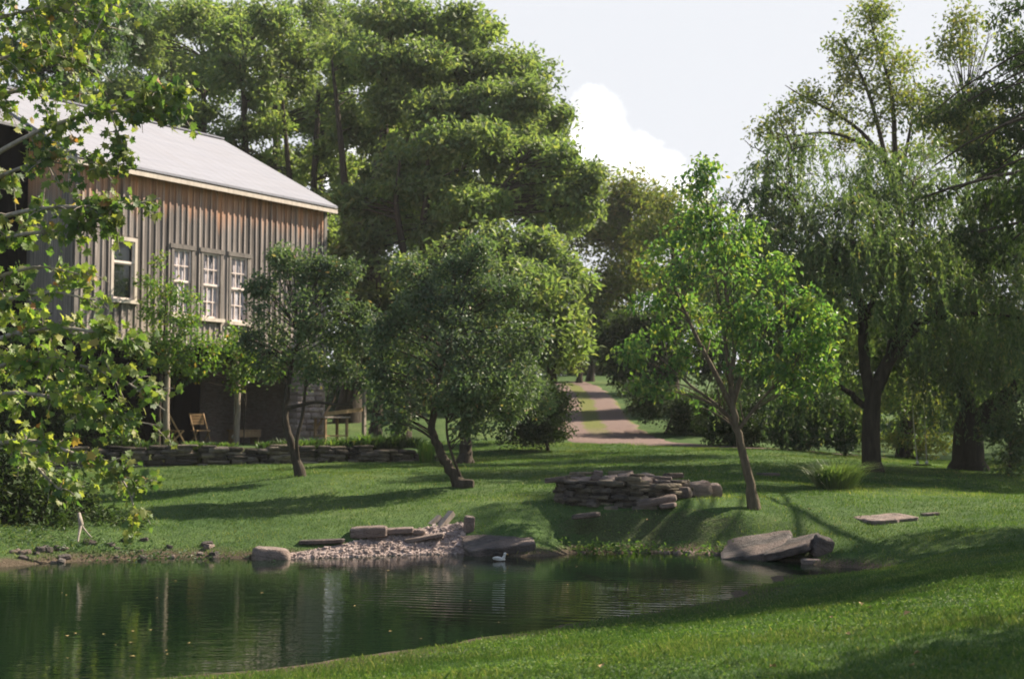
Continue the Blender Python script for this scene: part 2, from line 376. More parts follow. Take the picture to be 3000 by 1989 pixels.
xs = np.unique(np.concatenate([np.arange(-15, 12.01, 0.15), np.linspace(-60, -15, 60), np.linspace(12, 60, 64), np.linspace(-500, -60, 14), np.linspace(60, 500, 14)]))
ys = np.unique(np.concatenate([np.arange(8, 28, 0.13), np.arange(28, 46, 0.22), np.linspace(-15, 8, 36), np.linspace(46, 110, 110), np.linspace(110, 700, 18)]))
GX, GY = np.meshgrid(xs, ys, indexing='ij'); gx, gy = GX.ravel(), GY.ravel()
gz = zt(gx, gy)
near = (np.abs(gx) < 20) & (gy < 48)
bumps = smoothnoise(gx[near], gy[near], 2.2, 3)*0.025+smoothnoise(gx[near], gy[near], 0.7, 9)*0.04
fade = np.clip((gz[near]-0.02)/0.25, 0.25, 1)
gz[near] += bumps*fade
beach_c = shore_pt(385, 553)
# bare gravel mask of the little beach, and bare soil
def beach_mask(x, y):
    # polygon-like: between px 262..462 and up the bank
    px = CX+F*x/np.maximum(y, 1); 
    b0 = shore_pt(262, 558)[0]; b1 = shore_pt(468, 553)[0]
    u = (x-b0)/(b1-b0)
    ysh = np.interp(x, [shore_pt(*p)[0] for p in far_shore], [shore_pt(*p)[1] for p in far_shore])
    top = 0.12+np.clip(u, 0, 1)**.8*.85
    return np.clip((top-(y-ysh))/0.15, 0, 1)*np.clip(u/0.05, 0, 1)*np.clip((1-u)/0.04, 0, 1)*np.clip((y-ysh+1.2)/.3, 0, 1)
GZ = gz.reshape(len(xs), len(ys))
def zg(x, y):
    i = np.clip(np.searchsorted(xs, x)-1, 0, len(xs)-2); j = np.clip(np.searchsorted(ys, y)-1, 0, len(ys)-2)
    u = (x-xs[i])/(xs[i+1]-xs[i]); v = (y-ys[j])/(ys[j+1]-ys[j])
    return GZ[i, j]*(1-u)*(1-v)+GZ[i+1, j]*u*(1-v)+GZ[i, j+1]*(1-u)*v+GZ[i+1, j+1]*u*v
bm_ = np.zeros(len(gx)); bm_[near] = beach_mask(gx[near], gy[near])
gz = gz+bm_*0.0
me = bpy.data.meshes.new('ground')
nx, ny = len(xs), len(ys)
me.vertices.add(nx*ny); me.vertices.foreach_set('co', np.stack([gx, gy, gz], -1).astype(np.float32).ravel())
ii = (np.arange(nx-1)[:, None]*ny+np.arange(ny-1)[None]).ravel()
q = np.stack([ii, ii+ny, ii+ny+1, ii+1], -1).astype(np.int32)
me.loops.add(q.size); me.loops.foreach_set('vertex_index', q.ravel()); me.polygons.add(len(q)); me.polygons.foreach_set('loop_start', np.arange(len(q), dtype=np.int32)*4)
try: me.polygons.foreach_set('loop_total', np.full(len(q), 4, dtype=np.int32))
except Exception: pass
ba = me.attributes.new('beach', 'FLOAT', 'POINT'); ba.data.foreach_set('value', bm_.astype(np.float32))
me.polygons.foreach_set('use_smooth', np.ones(len(q), dtype=bool)); me.update(calc_edges=True)
def ground_mat():
    m, nt, out = newmat('lawn_ground')
    p = pos(nt); sep = nt.nodes.new('ShaderNodeSeparateXYZ'); nt.links.new(p, sep.inputs[0])
    n1 = noise(nt, 0.35, 4, 0.6, p); n2 = noise(nt, 3.0, 5, 0.65, p); n3 = noise(nt, 30, 3, 0.6, p)
    r = ramp(nt, [(0.3, (0.045, 0.09, 0.028)), (0.55, (0.075, 0.125, 0.04)), (0.8, (0.12, 0.15, 0.056))]); nt.links.new(n1.outputs[0], r.inputs[0])
    r2 = ramp(nt, [(0.3, (0.6, 0.65, 0.6)), (0.7, (1.25, 1.15, 1.1))]); nt.links.new(n2.outputs[0], r2.inputs[0])
    c = mix(nt, 1.0, r.outputs[0], r2.outputs[0], 'MULTIPLY')
    r3 = ramp(nt, [(0.3, (0.6, 0.6, 0.6)), (0.7, (1.3, 1.3, 1.3))]); nt.links.new(n3.outputs[0], r3.inputs[0])
    c = mix(nt, 0.8, c, r3.outputs[0], 'MULTIPLY')
    # bare earth patches
    n4 = noise(nt, 0.9, 5, 0.7, p); f4 = ramp(nt, [(0.66, (0, 0, 0)), (0.74, (1, 1, 1))]); nt.links.new(n4.outputs[0], f4.inputs[0])
    c = mix(nt, mth(nt, 'MULTIPLY', f4.outputs[0], 0.6), c, (0.13, 0.10, 0.05))
    # mud near and below the waterline
    h = mth(nt, 'ADD', sep.outputs[2], mth(nt, 'MULTIPLY', mth(nt, 'SUBTRACT', n2.outputs[0], 0.5), 0.18))
    f = nt.nodes.new('ShaderNodeMapRange'); f.inputs[1].default_value = 0.15; f.inputs[2].default_value = 0.06; nt.links.new(h, f.inputs[0])
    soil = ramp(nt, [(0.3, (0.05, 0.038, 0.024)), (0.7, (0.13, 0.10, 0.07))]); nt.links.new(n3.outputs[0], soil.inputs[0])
    c = mix(nt, f.outputs[0], c, soil.outputs[0])
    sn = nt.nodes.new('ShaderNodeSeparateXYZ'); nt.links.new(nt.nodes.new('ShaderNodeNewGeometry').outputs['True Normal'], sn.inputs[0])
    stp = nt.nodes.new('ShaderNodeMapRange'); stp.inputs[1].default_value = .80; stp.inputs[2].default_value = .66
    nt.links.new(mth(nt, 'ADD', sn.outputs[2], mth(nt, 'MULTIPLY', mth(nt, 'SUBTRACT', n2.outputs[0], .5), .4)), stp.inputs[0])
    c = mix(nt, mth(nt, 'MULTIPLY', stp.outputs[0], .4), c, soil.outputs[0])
    # beach gravel
    b = mth(nt, 'ADD', attr(nt, 'beach'), mth(nt, 'MULTIPLY', mth(nt, 'SUBTRACT', n2.outputs[0], 0.5), 0.9))
    fb = ramp(nt, [(0.42, (0, 0, 0)), (0.55, (1, 1, 1))]); nt.links.new(b, fb.inputs[0])
    n5 = noise(nt, 14, 6, 0.75, p)
    gr = ramp(nt, [(0.3, (0.2, 0.15, 0.13)), (0.7, (0.48, 0.38, 0.34))]); nt.links.new(n5.outputs[0], gr.inputs[0])
    c = mix(nt, fb.outputs[0], c, gr.outputs[0])
    bsdf(nt, out, c, 0.95, 0.1, bump(nt, mth(nt, 'ADD', n3.outputs[0], n2.outputs[0]), 0.8, 0.05)); return m
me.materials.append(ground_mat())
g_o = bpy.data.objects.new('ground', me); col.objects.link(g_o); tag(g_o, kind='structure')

# ------------------------------------------------------------------ water
def water_mat():
    m, nt, out = newmat('pond_water')
    p = pos(nt); sep = nt.nodes.new('ShaderNodeSeparateXYZ'); nt.links.new(p, sep.inputs[0])
    n1 = noise(nt, 1.0, 3, 0.5, mapping(nt, p, (1.3, 4.2, 1)), 0.9)
    n2 = noise(nt, 1.0, 2, 0.5, mapping(nt, p, (5, 14, 1)), 0.3)
    w = nt.nodes.new('ShaderNodeTexWave'); w.wave_type = 'BANDS'; w.bands_direction = 'Y'; w.inputs['Scale'].default_value = 1.25
    w.inputs['Distortion'].default_value = 5.5; w.inputs['Detail'].default_value = 2; w.inputs['Detail Scale'].default_value = 0.45
    mp = nt.nodes.new('ShaderNodeMapping'); mp.inputs['Rotation'].default_value = (0, 0, R(14)); nt.links.new(p, mp.inputs['Vector']); nt.links.new(mp.outputs[0], w.inputs['Vector'])
    # ripples live in a patch on the right hand middle of the pond
    dx = mth(nt, 'DIVIDE', mth(nt, 'SUBTRACT', sep.outputs[0], 1.2), 3.6); dy = mth(nt, 'DIVIDE', mth(nt, 'SUBTRACT', sep.outputs[1], 18.4), 3.0)
    d2 = mth(nt, 'ADD', mth(nt, 'MULTIPLY', dx, dx), mth(nt, 'MULTIPLY', dy, dy))
    patch = nt.nodes.new('ShaderNodeMapRange'); patch.inputs[1].default_value = 1.0; patch.inputs[2].default_value = 0.2; nt.links.new(d2, patch.inputs[0])
    h = mth(nt, 'ADD', mth(nt, 'MULTIPLY', n1.outputs[0], 0.09), mth(nt, 'MULTIPLY', n2.outputs[0], 0.05))
    h = mth(nt, 'ADD', h, mth(nt, 'MULTIPLY', mth(nt, 'MULTIPLY', w.outputs[1], patch.outputs[0]), 0.17))
    bsdf(nt, out, (0.004, 0.012, 0.005), 0.02, 0.4, bump(nt, h, 0.35, 0.10)).inputs['IOR'].default_value = 1.33
    return m
wg = Geo(); wg.add([[-60, 2, 0], [14, 2, 0], [14, 30, 0], [-60, 30, 0]], [[0, 1, 2, 3]])
w_o = wg.build('pond_water', water_mat()); tag(w_o, kind='structure')

# ------------------------------------------------------------------ drive
def ribbon(name, pts, widths, mat, lift):
    pts = np.asarray(pts, float); widths = np.asarray(widths, float)
    tt = np.linspace(0, len(pts)-1, 120)
    P = np.stack([np.interp(tt, range(len(pts)), pts[:, k]) for k in (0, 1)], -1)
    k = np.ones(13)/13
    Pp = np.pad(P, ((6, 6), (0, 0)), 'edge'); P = np.stack([np.convolve(Pp[:, j], k, 'valid') for j in (0, 1)], -1)
    W = np.interp(tt, range(len(pts)), widths)
    T = nrm(np.gradient(P, axis=0)); N = np.stack([-T[:, 1], T[:, 0]], -1)
    U = np.linspace(-1, 1, 25)
    V = P[:, None]+N[:, None]*U[None, :, None]*W[:, None, None]/2
    v = V.reshape(-1, 2)
    edge = np.abs(np.tile(U, len(P)))
    jitter = smoothnoise(v[:, 0], v[:, 1], 1.1, 5)*0.25*edge
    v = v+np.repeat(N, 25, 0)*(jitter*np.sign(np.tile(U, len(P))))[:, None]
    z = zt(v[:, 0], v[:, 1])+lift-0.05*np.clip((edge-.85)/.15, 0, 1)
    i = (np.arange(len(P)-1)[:, None]*25+np.arange(24)[None]).ravel()
    g = Geo(); g.add(np.c_[v, z], np.stack([i, i+1, i+26, i+25], -1))
    o = g.build(name, mat, smooth=True)
    a = o.data.attributes.new('cross', 'FLOAT', 'POINT'); a.data.foreach_set('value', np.tile(U, len(P)).astype(np.float32))
    return tag(o, kind='structure')
def drive_mat():
    m, nt, out = newmat('gravel_drive')
    p = pos(nt); u = attr(nt, 'cross')
    n1 = noise(nt, 1.1, 4, 0.65, p); n2 = noise(nt, 18, 5, 0.75, p)
    r = ramp(nt, [(0.3, (0.11, 0.078, 0.068)), (0.7, (0.24, 0.172, 0.15))]); nt.links.new(n2.outputs[0], r.inputs[0])
    c = r.outputs[0]
    mid = mth(nt, 'ADD', mth(nt, 'ABSOLUTE', u), mth(nt, 'MULTIPLY', mth(nt, 'SUBTRACT', n1.outputs[0], 0.5), 0.5))
    f = ramp(nt, [(0.16, (1, 1, 1)), (0.26, (0, 0, 0)), (0.84, (0, 0, 0)), (0.95, (1, 1, 1))]); nt.links.new(mid, f.inputs[0])
    gr = ramp(nt, [(0.3, (0.07, 0.095, 0.022)), (0.7, (0.17, 0.17, 0.05))]); nt.links.new(n2.outputs[0], gr.inputs[0])
    sep = nt.nodes.new('ShaderNodeSeparateXYZ'); nt.links.new(p, sep.inputs[0])
    fy = nt.nodes.new('ShaderNodeMapRange'); fy.inputs[1].default_value = 48.5; fy.inputs[2].default_value = 52; nt.links.new(sep.outputs[1], fy.inputs[0])
    c = mix(nt, mth(nt, 'MULTIPLY', mth(nt, 'MULTIPLY', f.outputs[0], fy.outputs[0]), .95), c, gr.outputs[0])
    bsdf(nt, out, c, 0.95, 0.1, bump(nt, n2.outputs[0], 0.7, 0.03)); return m
dp = [at(900, 452, 44.2)[:2], at(790, 450, 44.5)[:2], at(720, 447, 45.2)[:2], at(660, 445, 46)[:2], at(612, 440, 47.6)[:2], at(594, 430, 51)[:2], at(591, 418, 56)[:2], at(588, 404, 62)[:2], at(580, 388, 69)[:2], at(560, 378, 76)[:2]]
M['drive'] = drive_mat()
ribbon('gravel_drive', dp, [0.9, 1.0, 1.3, 2.3, 3.8, 3.5, 3.2, 3.0, 2.8, 2.6], M['drive'], 0.03)

# ------------------------------------------------------------------ leaves and trees
def leaf_quads(geo, P, axis, normal, L, W, rnd, fold=0.25):
    side = nrm(np.cross(normal, axis)); n = nrm(np.cross(axis, side))
    L = np.broadcast_to(L, (len(P),))[:, None]; W = np.broadcast_to(W, (len(P),))[:, None]
    b = P; t = P+axis*L; m = P+axis*L*0.45+n*W*fold
    l = m-side*W*0.5; r = m+side*W*0.5
    v = np.stack([b, r, t, l], 1).reshape(-1, 3)
    geo.add(v, np.arange(len(P)*4).reshape(-1, 4), rnd)
LOBED = np.array([(0,0),(.16,.05),(.42,-.02),(.36,.22),(.62,.42),(.36,.46),(.34,.68),(.14,.62),(0,1.0),(-.14,.62),(-.34,.68),(-.36,.46),(-.62,.42),(-.36,.22),(-.42,-.02),(-.16,.05)])
def leaf_lobed(geo, P, axis, normal, L, rnd, cup=0.25):
    side = nrm(np.cross(normal, axis)); n = nrm(np.cross(axis, side))
    L = np.broadcast_to(L, (len(P),))
    x = LOBED[:, 0]; y = LOBED[:, 1]; z = cup*(x*x)-0.18*y*y
    v = P[:, None]+L[:, None, None]*(side[:, None]*x[None, :, None]+axis[:, None]*y[None, :, None]+n[:, None]*z[None, :, None])
    k = len(LOBED)
    geo.add(v.reshape(-1, 3), np.arange(len(P)*k).reshape(-1, k), rnd)
def rand_dirs(rng, n): return nrm(rng.normal(size=(n, 3)))

def lobe(px, py, D, rx, ry, rd=None):
    c = at(px, py, D); k = D/F
    return (c, np.array([rx*k, (rd if rd is not None else rx*0.9)*k if rd is None else rd, ry*k]))

def make_crown(geo, rng, lobes, clump_d, clump_r, leaves, L, W, up=0.5, droop=0.2, flat=0.5, shell=0.45, lobed=False, gap=0.0, tips=None):
    """leaf clumps spread through each ellipsoid; clump_d = clumps per m2 of lobe surface"""
    for c, r in lobes:
        area = 4*np.pi*(((r[0]*r[1])**1.6+(r[0]*r[2])**1.6+(r[1]*r[2])**1.6)/3)**(1/1.6)
        n = max(3, int(area*clump_d*rng.uniform(.85, 1.15)))
        d = rand_dirs(rng, n); rad = rng.uniform(0, 1, n)**shell
        C = c+d*r*rad[:, None]
        # clumping: drop clumps where a noise field is low so that gaps stay open
        if gap > 0:
            keep = np.array([mnoise.noise(Vector(p*0.55+17.3)) for p in C]) > (gap-0.5)
            C = C[keep]; d = d[keep]
        if tips is not None: tips.append((c, C))
        for k in range(len(C)):
            m = int(leaves*rng.uniform(.6, 1.4)); rc = clump_r*rng.uniform(.6, 1.35)
            o = rng.normal(size=(m, 3)); o = o/np.maximum(1, np.linalg.norm(o, axis=1, keepdims=True)/1.9)
            P = C[k]+o*np.array([rc, rc, rc*flat])*0.62
            nn = nrm(rng.normal(size=(m, 3))*0.9+np.array([0, 0, up])+d[k]*0.45)
            ax = nrm(np.cross(nn, rand_dirs(rng, m))+np.array([0, 0, -droop])+d[k]*0.25)
            hue = rng.uniform(-.28, .28)
            rnd = np.clip(rng.beta(2, 2.6, m)+hue, 0, 0.93); rare = rng.uniform(size=m) < 0.03; rnd[rare] = rng.uniform(.92, 1, rare.sum())
            l = L*rng.uniform(.65, 1.25, m)
            if lobed: leaf_lobed(geo, P, ax, nn, l, rnd)
            else: leaf_quads(geo, P, ax, nn, l, l*W/L, rnd)

def curve3(a, m, b, n=8):
    t = np.linspace(0, 1, n)[:, None]
    return (1-t)**2*a+2*t*(1-t)*m+t*t*b
def path(pts, n=24):
    pts = np.asarray(pts, float); t = np.linspace(0, len(pts)-1, n)
    Pp = np.stack([np.interp(t, range(len(pts)), pts[:, k]) for k in range(3)], -1)
    for _ in range(3):
        Pp[1:-1] = (Pp[:-2]+2*Pp[1:-1]+Pp[2:])/4
    return Pp

def make_tree(name, label, trunk, r0, r1, lobes, mats, seed, cat='tree', group=None, clump_d=1.0, clump_r=0.6, leaves=60, L=0.14, W=0.06,
              limbs=(), twigs=5, flare=1.45, split=0, **kw):
    rng = np.random.default_rng(seed)
    T = path(trunk, 26)
    base = T[0]
    e = empty(name, base, label, cat, group)
    tg = Geo()
    rr = np.linspace(r0, r1, len(T)); rr[:4] *= np.linspace(flare, 1, 4)
    T[0, 2] -= 0.15
    wob = rng.normal(size=T.shape)*r0*0.12; wob[:3] = 0
    T = T+wob
    tube(tg, T, rr, 9)
    extra = []
    for lp, a, b in limbs:
        Lp = path(lp, 16); tube(tg, Lp, np.linspace(a, b, len(Lp)), 7); extra.append((Lp, np.linspace(a, b, len(Lp))))
    if split:
        L2 = []
        for c, q in lobes:
            for _ in range(split):
                L2.append((c+rand_dirs(rng, 1)[0]*q*rng.uniform(.3, .85), q*rng.uniform(.34, .62)*np.array([1, 1, rng.uniform(.95, 1.5)])))
        lobes = L2
    cg = Geo(); tips = []
    make_crown(cg, rng, lobes, clump_d, clump_r, leaves, L, W, tips=tips, **kw)
    allp = np.concatenate([T[5:]]+[x[0] for x in extra]); allr = np.concatenate([rr[5:]]+[x[1] for x in extra])
    for c, C in tips:
        d = np.linalg.norm(allp-c, axis=1)+np.maximum(0, allp[:, 2]-c[2]+0.4)*2.0
        k = int(np.argmin(d)); a = allp[k]
        hd = np.linalg.norm(c-a)
        mid = (a+c)/2+np.array([0, 0, 0.12*hd])+rng.normal(size=3)*0.06*hd
        br = max(min(allr[k]*0.45, 0.010+0.014*hd), 0.010)
        tube(tg, curve3(a, mid, c), np.linspace(br, br*0.35, 8), 6)
        if len(C):
            sel = rng.choice(len(C), min(twigs, len(C)), replace=False)
            for s in sel:
                q = C[s]; h2 = np.linalg.norm(q-c)
                tube(tg, curve3(c, (c+q)/2+rng.normal(size=3)*0.1*h2+np.array([0, 0, .08*h2]), q, 5), np.linspace(br*0.4, 0.006, 5), 4, cap=False)
    tg.build('trunk', mats[0], e, smooth=True); cg.build('crown', mats[1], e)
    return e

# --- big locust wood behind the barn -----------------------------------------------------------
def bgtree(name, label, px, D, top, lobes, seed, mat='leaf_locust', r0=0.3, lean=0, dens=1.0, base_py=None, bark='bark', group='tall trees behind the barn', limbs=(), **kw):
    b = at(px, 400, D); b[2] = Z(b[0], b[1])
    t = at(px+lean, top, D)
    trunk = [b, b*.6+t*.4+np.array([.25, 0, 0]), t]
    ls = [lobe(x, y, D+dd, rx, ry) for (x, y, rx, ry, dd) in lobes]
    k = D/60
    lm = [([at(*p) for p in pts], a, b_) for pts, a, b_ in limbs]
    args = dict(clump_d=2.2*dens, clump_r=0.5, leaves=46, L=0.26, W=0.12, shell=0.42, flat=0.75, gap=0.21, twigs=4, split=5)
    args.update(kw)
    return make_tree(name, label, trunk, r0, r0*0.3, ls, (M[bark], M[mat]), seed, 'tree', group, limbs=lm, **args)

def far(*a, **k): return bgtree('locust_tree', *a, **k)
far('tall thin locust with dark straight trunk rising above the left half of the barn roof', 197, 60, 60,
    [(185,15,42,26,0),(100,110,30,22,1),(140,130,26,16,2),(60,120,30,24,2),(210,95,26,16,2),(150,45,36,26,1),(225,40,34,24,-1),(190,75,28,18,1),(165,105,16,11,0),(205,112,16,10,0),(130,95,30,20,0)], 11, dens=0.9, lean=6)
far('tall dark locust with sky gaps round its trunk above the barn ridge', 236, 57, 50,
    [(262,18,40,26,0),(215,70,28,20,2),(295,85,28,18,3),(250,160,20,12,3),(285,180,22,14,3),(290,52,30,22,1),(240,62,30,20,-1),(268,92,22,13,0),(225,140,14,9,0),(252,130,14,10,0),(275,125,15,9,1)], 12, dens=0.9, lean=8)
far('slim locust with forked dark trunk just left of the barn ridge end', 262, 63, 40,
    [(300,12,36,22,0),(322,55,32,24,0),(305,90,26,16,1),(330,110,22,14,-1),(285,150,12,8,0),(305,170,14,10,0),(262,165,10,8,0)], 13, dens=0.9, lean=14)
far('locust with twin stems above the sloping right edge of the barn roof', 298, 58, 90,
    [(340,85,26,20,0),(352,125,24,16,0),(325,150,17,11,0),(300,205,20,14,0),(318,235,24,20,0),(345,170,18,12,0)], 14, dens=0.85, lean=20, limbs=[([(300,300,58),(292,200,58),(284,120,58),(280,70,58)], .16, .05)])
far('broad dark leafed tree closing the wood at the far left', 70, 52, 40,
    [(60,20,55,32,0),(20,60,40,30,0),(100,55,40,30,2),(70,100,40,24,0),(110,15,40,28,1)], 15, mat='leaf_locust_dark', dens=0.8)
far('massive pale green locust whose crown leaves the top of the picture', 347, 54, 60,
    [(395,12,48,30,0),(440,22,32,28,0),(428,60,48,28,-1),(380,55,36,26,-2),(480,62,40,26,0),(400,150,44,26,2),(450,140,46,26,3),(500,135,40,26,3),(360,60,40,30,2),(345,110,36,26,2),(485,28,18,16,1),(519,62,22,20,1),(540,88,24,19,0),(505,100,36,24,-2),
     (455,105,44,22,-2),(405,100,36,20,-1),(370,95,24,16,1),(556,118,20,16,1),(385,145,24,13,-1)], 16, r0=0.42, lean=40, dens=1.15,
    limbs=[([(352,260,54),(380,180,54),(420,120,54),(470,80,54)], .24, .05),([(350,250,54),(342,150,54),(332,60,54)], .2, .05),([(356,230,54),(400,200,54),(460,170,54),(520,130,54)], .2, .04)])
far('locust with open lower tiers showing white cloud between its limbs', 400, 50, 130,
    [(440,150,44,20,0),(490,138,32,18,-1),(500,160,44,24,2),(540,178,36,22,2),(450,190,44,24,2),(575,195,22,18,1),(400,180,36,26,2),(545,150,26,18,1),(565,160,20,18,0),(585,175,15,15,0),(525,185,22,13,0),(420,185,30,14,0),(465,205,46,20,-1),(560,205,28,16,0),(588,205,13,14,0),(380,205,22,16,1),(352,200,16,14,1)],
    17, r0=0.3, lean=30, dens=1.1, limbs=[([(420,270,50),(470,220,50),(505,185,50),(530,150,50)], .2, .04),([(405,260,50),(395,200,50),(400,160,50)],.15,.04)])
far('shorter rounded locust with yellow green crown standing left of the gravel drive', 545, 46, 270,
    [(548,245,36,22,0),(505,250,36,22,0),(460,245,40,22,0),(530,280,46,24,-1),(570,285,22,26,0),(485,290,40,26,-1),(562,325,24,24,0),(535,335,34,26,-1),(568,352,14,14,0),(430,270,34,26,0),(505,330,34,30,0)],
    18, r0=0.22, dens=1.15, group='tall trees behind the barn')
far('shadowed understorey locust between the barn corner and the apple trees', 375, 50, 230,
    [(370,235,34,24,0),(350,275,30,26,0),(400,275,36,26,0),(375,310,40,26,0),(340,310,22,26,0),(415,320,34,24,0),(360,350,40,24,0),(420,225,26,16,0)], 19, mat='leaf_locust', r0=0.2, dens=1.0)
far('dark thin tree filling the gap behind the barn ridge', 320, 72, 150,
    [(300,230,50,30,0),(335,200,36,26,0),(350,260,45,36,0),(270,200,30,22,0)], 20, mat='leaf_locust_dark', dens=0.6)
bgtree('woodland_tree', 'tall pale tree of the second row standing behind the left half of the barn roof', 160, 72, 40, [(100,30,60,40,0),(160,60,60,36,0),(120,110,50,30,0),(180,130,36,22,0),(60,140,50,40,0),(215,20,50,30,0),(200,170,30,20,0)], 21, dens=.85, gap=.33, lean=10)
bgtree('woodland_tree', 'tall tree of the second row seen between the locust trunks above the barn ridge', 270, 74, 40, [(250,40,60,34,0),(310,50,54,34,0),(270,110,44,22,0),(330,120,40,26,0),(235,130,30,18,0),(300,165,34,18,0),(345,175,36,22,0),(330,30,50,30,0)], 22, dens=.8, gap=.35, lean=10)
bgtree('woodland_tree', 'tree of the second row standing behind the massive locust', 420, 70, 60, [(370,60,54,34,0),(430,80,54,34,0),(400,130,44,24,0),(470,120,44,24,0),(440,180,50,24,0),(390,215,54,30,0),(500,200,44,26,0),(530,150,30,20,0),(460,240,60,30,0)], 23, dens=1.0, gap=.22, lean=10)
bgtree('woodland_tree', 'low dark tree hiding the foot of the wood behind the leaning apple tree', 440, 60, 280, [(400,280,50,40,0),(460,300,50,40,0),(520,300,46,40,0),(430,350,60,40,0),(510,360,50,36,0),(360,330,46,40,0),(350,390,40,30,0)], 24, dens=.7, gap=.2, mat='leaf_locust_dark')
bgtree('woodland_tree', 'broad pale tree of the second row rising over the right shoulder of the massive locust', 520, 64, 120, [(520,110,44,30,0),(555,140,30,26,0),(500,150,46,30,0),(570,185,26,24,0),(545,210,36,26,0),(480,190,46,30,0),(585,215,16,18,0),(540,80,20,20,0),(450,60,50,40,0)], 25, dens=.85, gap=.15, lean=6)
bgtree('woodland_tree', 'leafy young locust standing against the woods directly right of the barn corner', 362, 62, 200, [(355,190,34,30,0),(345,280,26,34,0),(338,320,20,34,0),(352,250,26,30,0),(385,170,40,34,0),(345,230,30,34,0),(390,230,44,34,0),(430,215,40,30,0),(400,130,44,30,0)], 26, dens=.9, gap=.18, lean=6)
# trees behind the drive
def mid(*a, **k): return bgtree('woodland_tree', *a, group='trees beyond the top of the drive', **k)
mid('olive round topped tree right of the big locust, beside the white cloud', 628, 74, 210,
    [(632,190,26,15,0),(585,245,26,28,0),(600,222,20,16,0),(570,280,24,24,0),(615,215,28,20,0),(650,205,20,16,1),(640,240,34,24,0),(610,255,26,26,0),(650,275,34,26,-1),(615,295,30,24,0)], 31, mat='leaf_olive', dens=0.8, clump_r=0.85)
mid('brownish olive tree half hidden by the top of the pear tree', 672, 70, 220,
    [(670,205,24,16,0),(690,225,24,20,0),(660,235,26,20,0),(690,265,30,26,0),(665,290,30,28,0),(700,300,30,30,0)], 32, mat='leaf_olive', dens=0.8, clump_r=0.8)
mid('thin trunked tree standing on the crest where the drive disappears', 590, 76, 290,
    [(600,300,26,18,0),(575,318,22,18,0),(612,330,24,22,0),(590,345,20,12,0)], 33, mat='leaf_locust_dark', dens=0.8, r0=0.2)
mid('second slim trunk on the crest, nearer the dark yew', 579, 74, 300,
    [(560,335,20,18,0),(582,300,20,16,0),(555,365,18,14,0)], 34, mat='leaf_locust_dark', dens=0.8, r0=0.15)
mid('low broad tree closing the view beyond the crest of the drive', 575, 84, 330, [(540,345,40,26,0),(590,340,44,26,0),(640,345,40,26,0),(575,362,50,20,0),(620,365,40,18,0)], 39, mat='leaf_olive', dens=0.7, gap=.1, r0=.2)
mid('dark tree overhanging the right verge of the drive', 655, 58, 300,
    [(640,320,30,24,0),(670,335,34,26,0),(625,350,22,22,0),(655,365,34,18,0),(690,350,30,26,0),(630,378,20,10,0)], 35, mat='leaf_dark', dens=1.0, r0=0.2)
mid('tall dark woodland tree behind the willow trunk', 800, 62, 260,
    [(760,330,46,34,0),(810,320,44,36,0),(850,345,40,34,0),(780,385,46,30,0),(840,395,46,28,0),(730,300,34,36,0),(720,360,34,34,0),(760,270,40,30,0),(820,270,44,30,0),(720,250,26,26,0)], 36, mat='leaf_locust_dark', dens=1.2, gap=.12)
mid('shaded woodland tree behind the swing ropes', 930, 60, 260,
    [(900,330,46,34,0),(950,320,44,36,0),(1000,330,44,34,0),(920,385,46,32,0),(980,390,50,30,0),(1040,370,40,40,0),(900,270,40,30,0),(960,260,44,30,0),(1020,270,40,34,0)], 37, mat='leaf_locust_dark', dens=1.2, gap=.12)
mid('hazy distant tree filling the valley left of the yew', 470, 80, 250,
    [(450,330,60,40,0),(530,320,60,50,0),(480,380,60,30,0),(400,370,50,40,0)], 38, mat='leaf_locust_dark', dens=0.5)
# tall sparse tree behind the willow
bgtree('sparse_tree', 'tall half bare tree with autumn tinted top rising above the willow', 905, 46, 120,
    [(880,14,16,14,0),(890,38,20,16,0),(872,52,20,16,0),(862,28,14,14,0),(905,60,18,16,0),(915,90,18,16,0),(880,120,28,18,0),(835,125,28,14,0),(800,128,24,12,0),(770,130,18,10,0),(925,110,22,20,0),(868,10,12,10,0),(855,140,30,16,1),(900,150,28,18,1),(886,70,26,18,0),(838,40,10,9,0),(848,58,12,10,0),(838,80,20,12,0),(868,88,24,15,0),(815,98,22,11,0),(850,108,26,13,0),(895,100,22,20,0),(790,112,16,9,0),(905,130,22,18,0)],
    41, mat='leaf_olive', r0=0.26, lean=-12, dens=.8, gap=0.3, clump_r=0.5, leaves=34, L=0.15, W=0.075, twigs=8, split=4, group=None, bark='bark_willow',
    limbs=[([(898,200,46),(880,150,46),(850,120,46),(800,95,46),(785,85,46)], .1, .01),([(893,190,46),(872,100,46),(850,50,46),(838,32,46)], .09, .01),([(895,180,46),(893,90,46),(872,30,46),(868,2,46)], .09, .01),([(898,190,46),(912,120,46),(915,85,46)], .08, .01),([(880,150,46),(830,130,46),(770,140,46),(752,132,46)], .07, .008)])
bgtree('sparse_tree', 'thin reddish topped tree at the right above the swing', 965, 44, 110,
    [(965,38,22,16,0),(985,30,16,14,0),(955,58,20,14,0),(980,62,24,16,0),(960,90,26,18,0),(995,80,22,20,0),(940,115,24,18,0),(975,125,30,22,0),(1010,110,24,26,0),(948,62,14,12,0),(940,88,18,14,0),(968,20,12,8,0),(960,140,30,20,1),(995,150,28,20,1)],
    42, mat='leaf_olive', r0=0.14, dens=1.0, gap=0.1, clump_r=0.5, leaves=60, L=0.15, W=0.08, twigs=12, group=None)

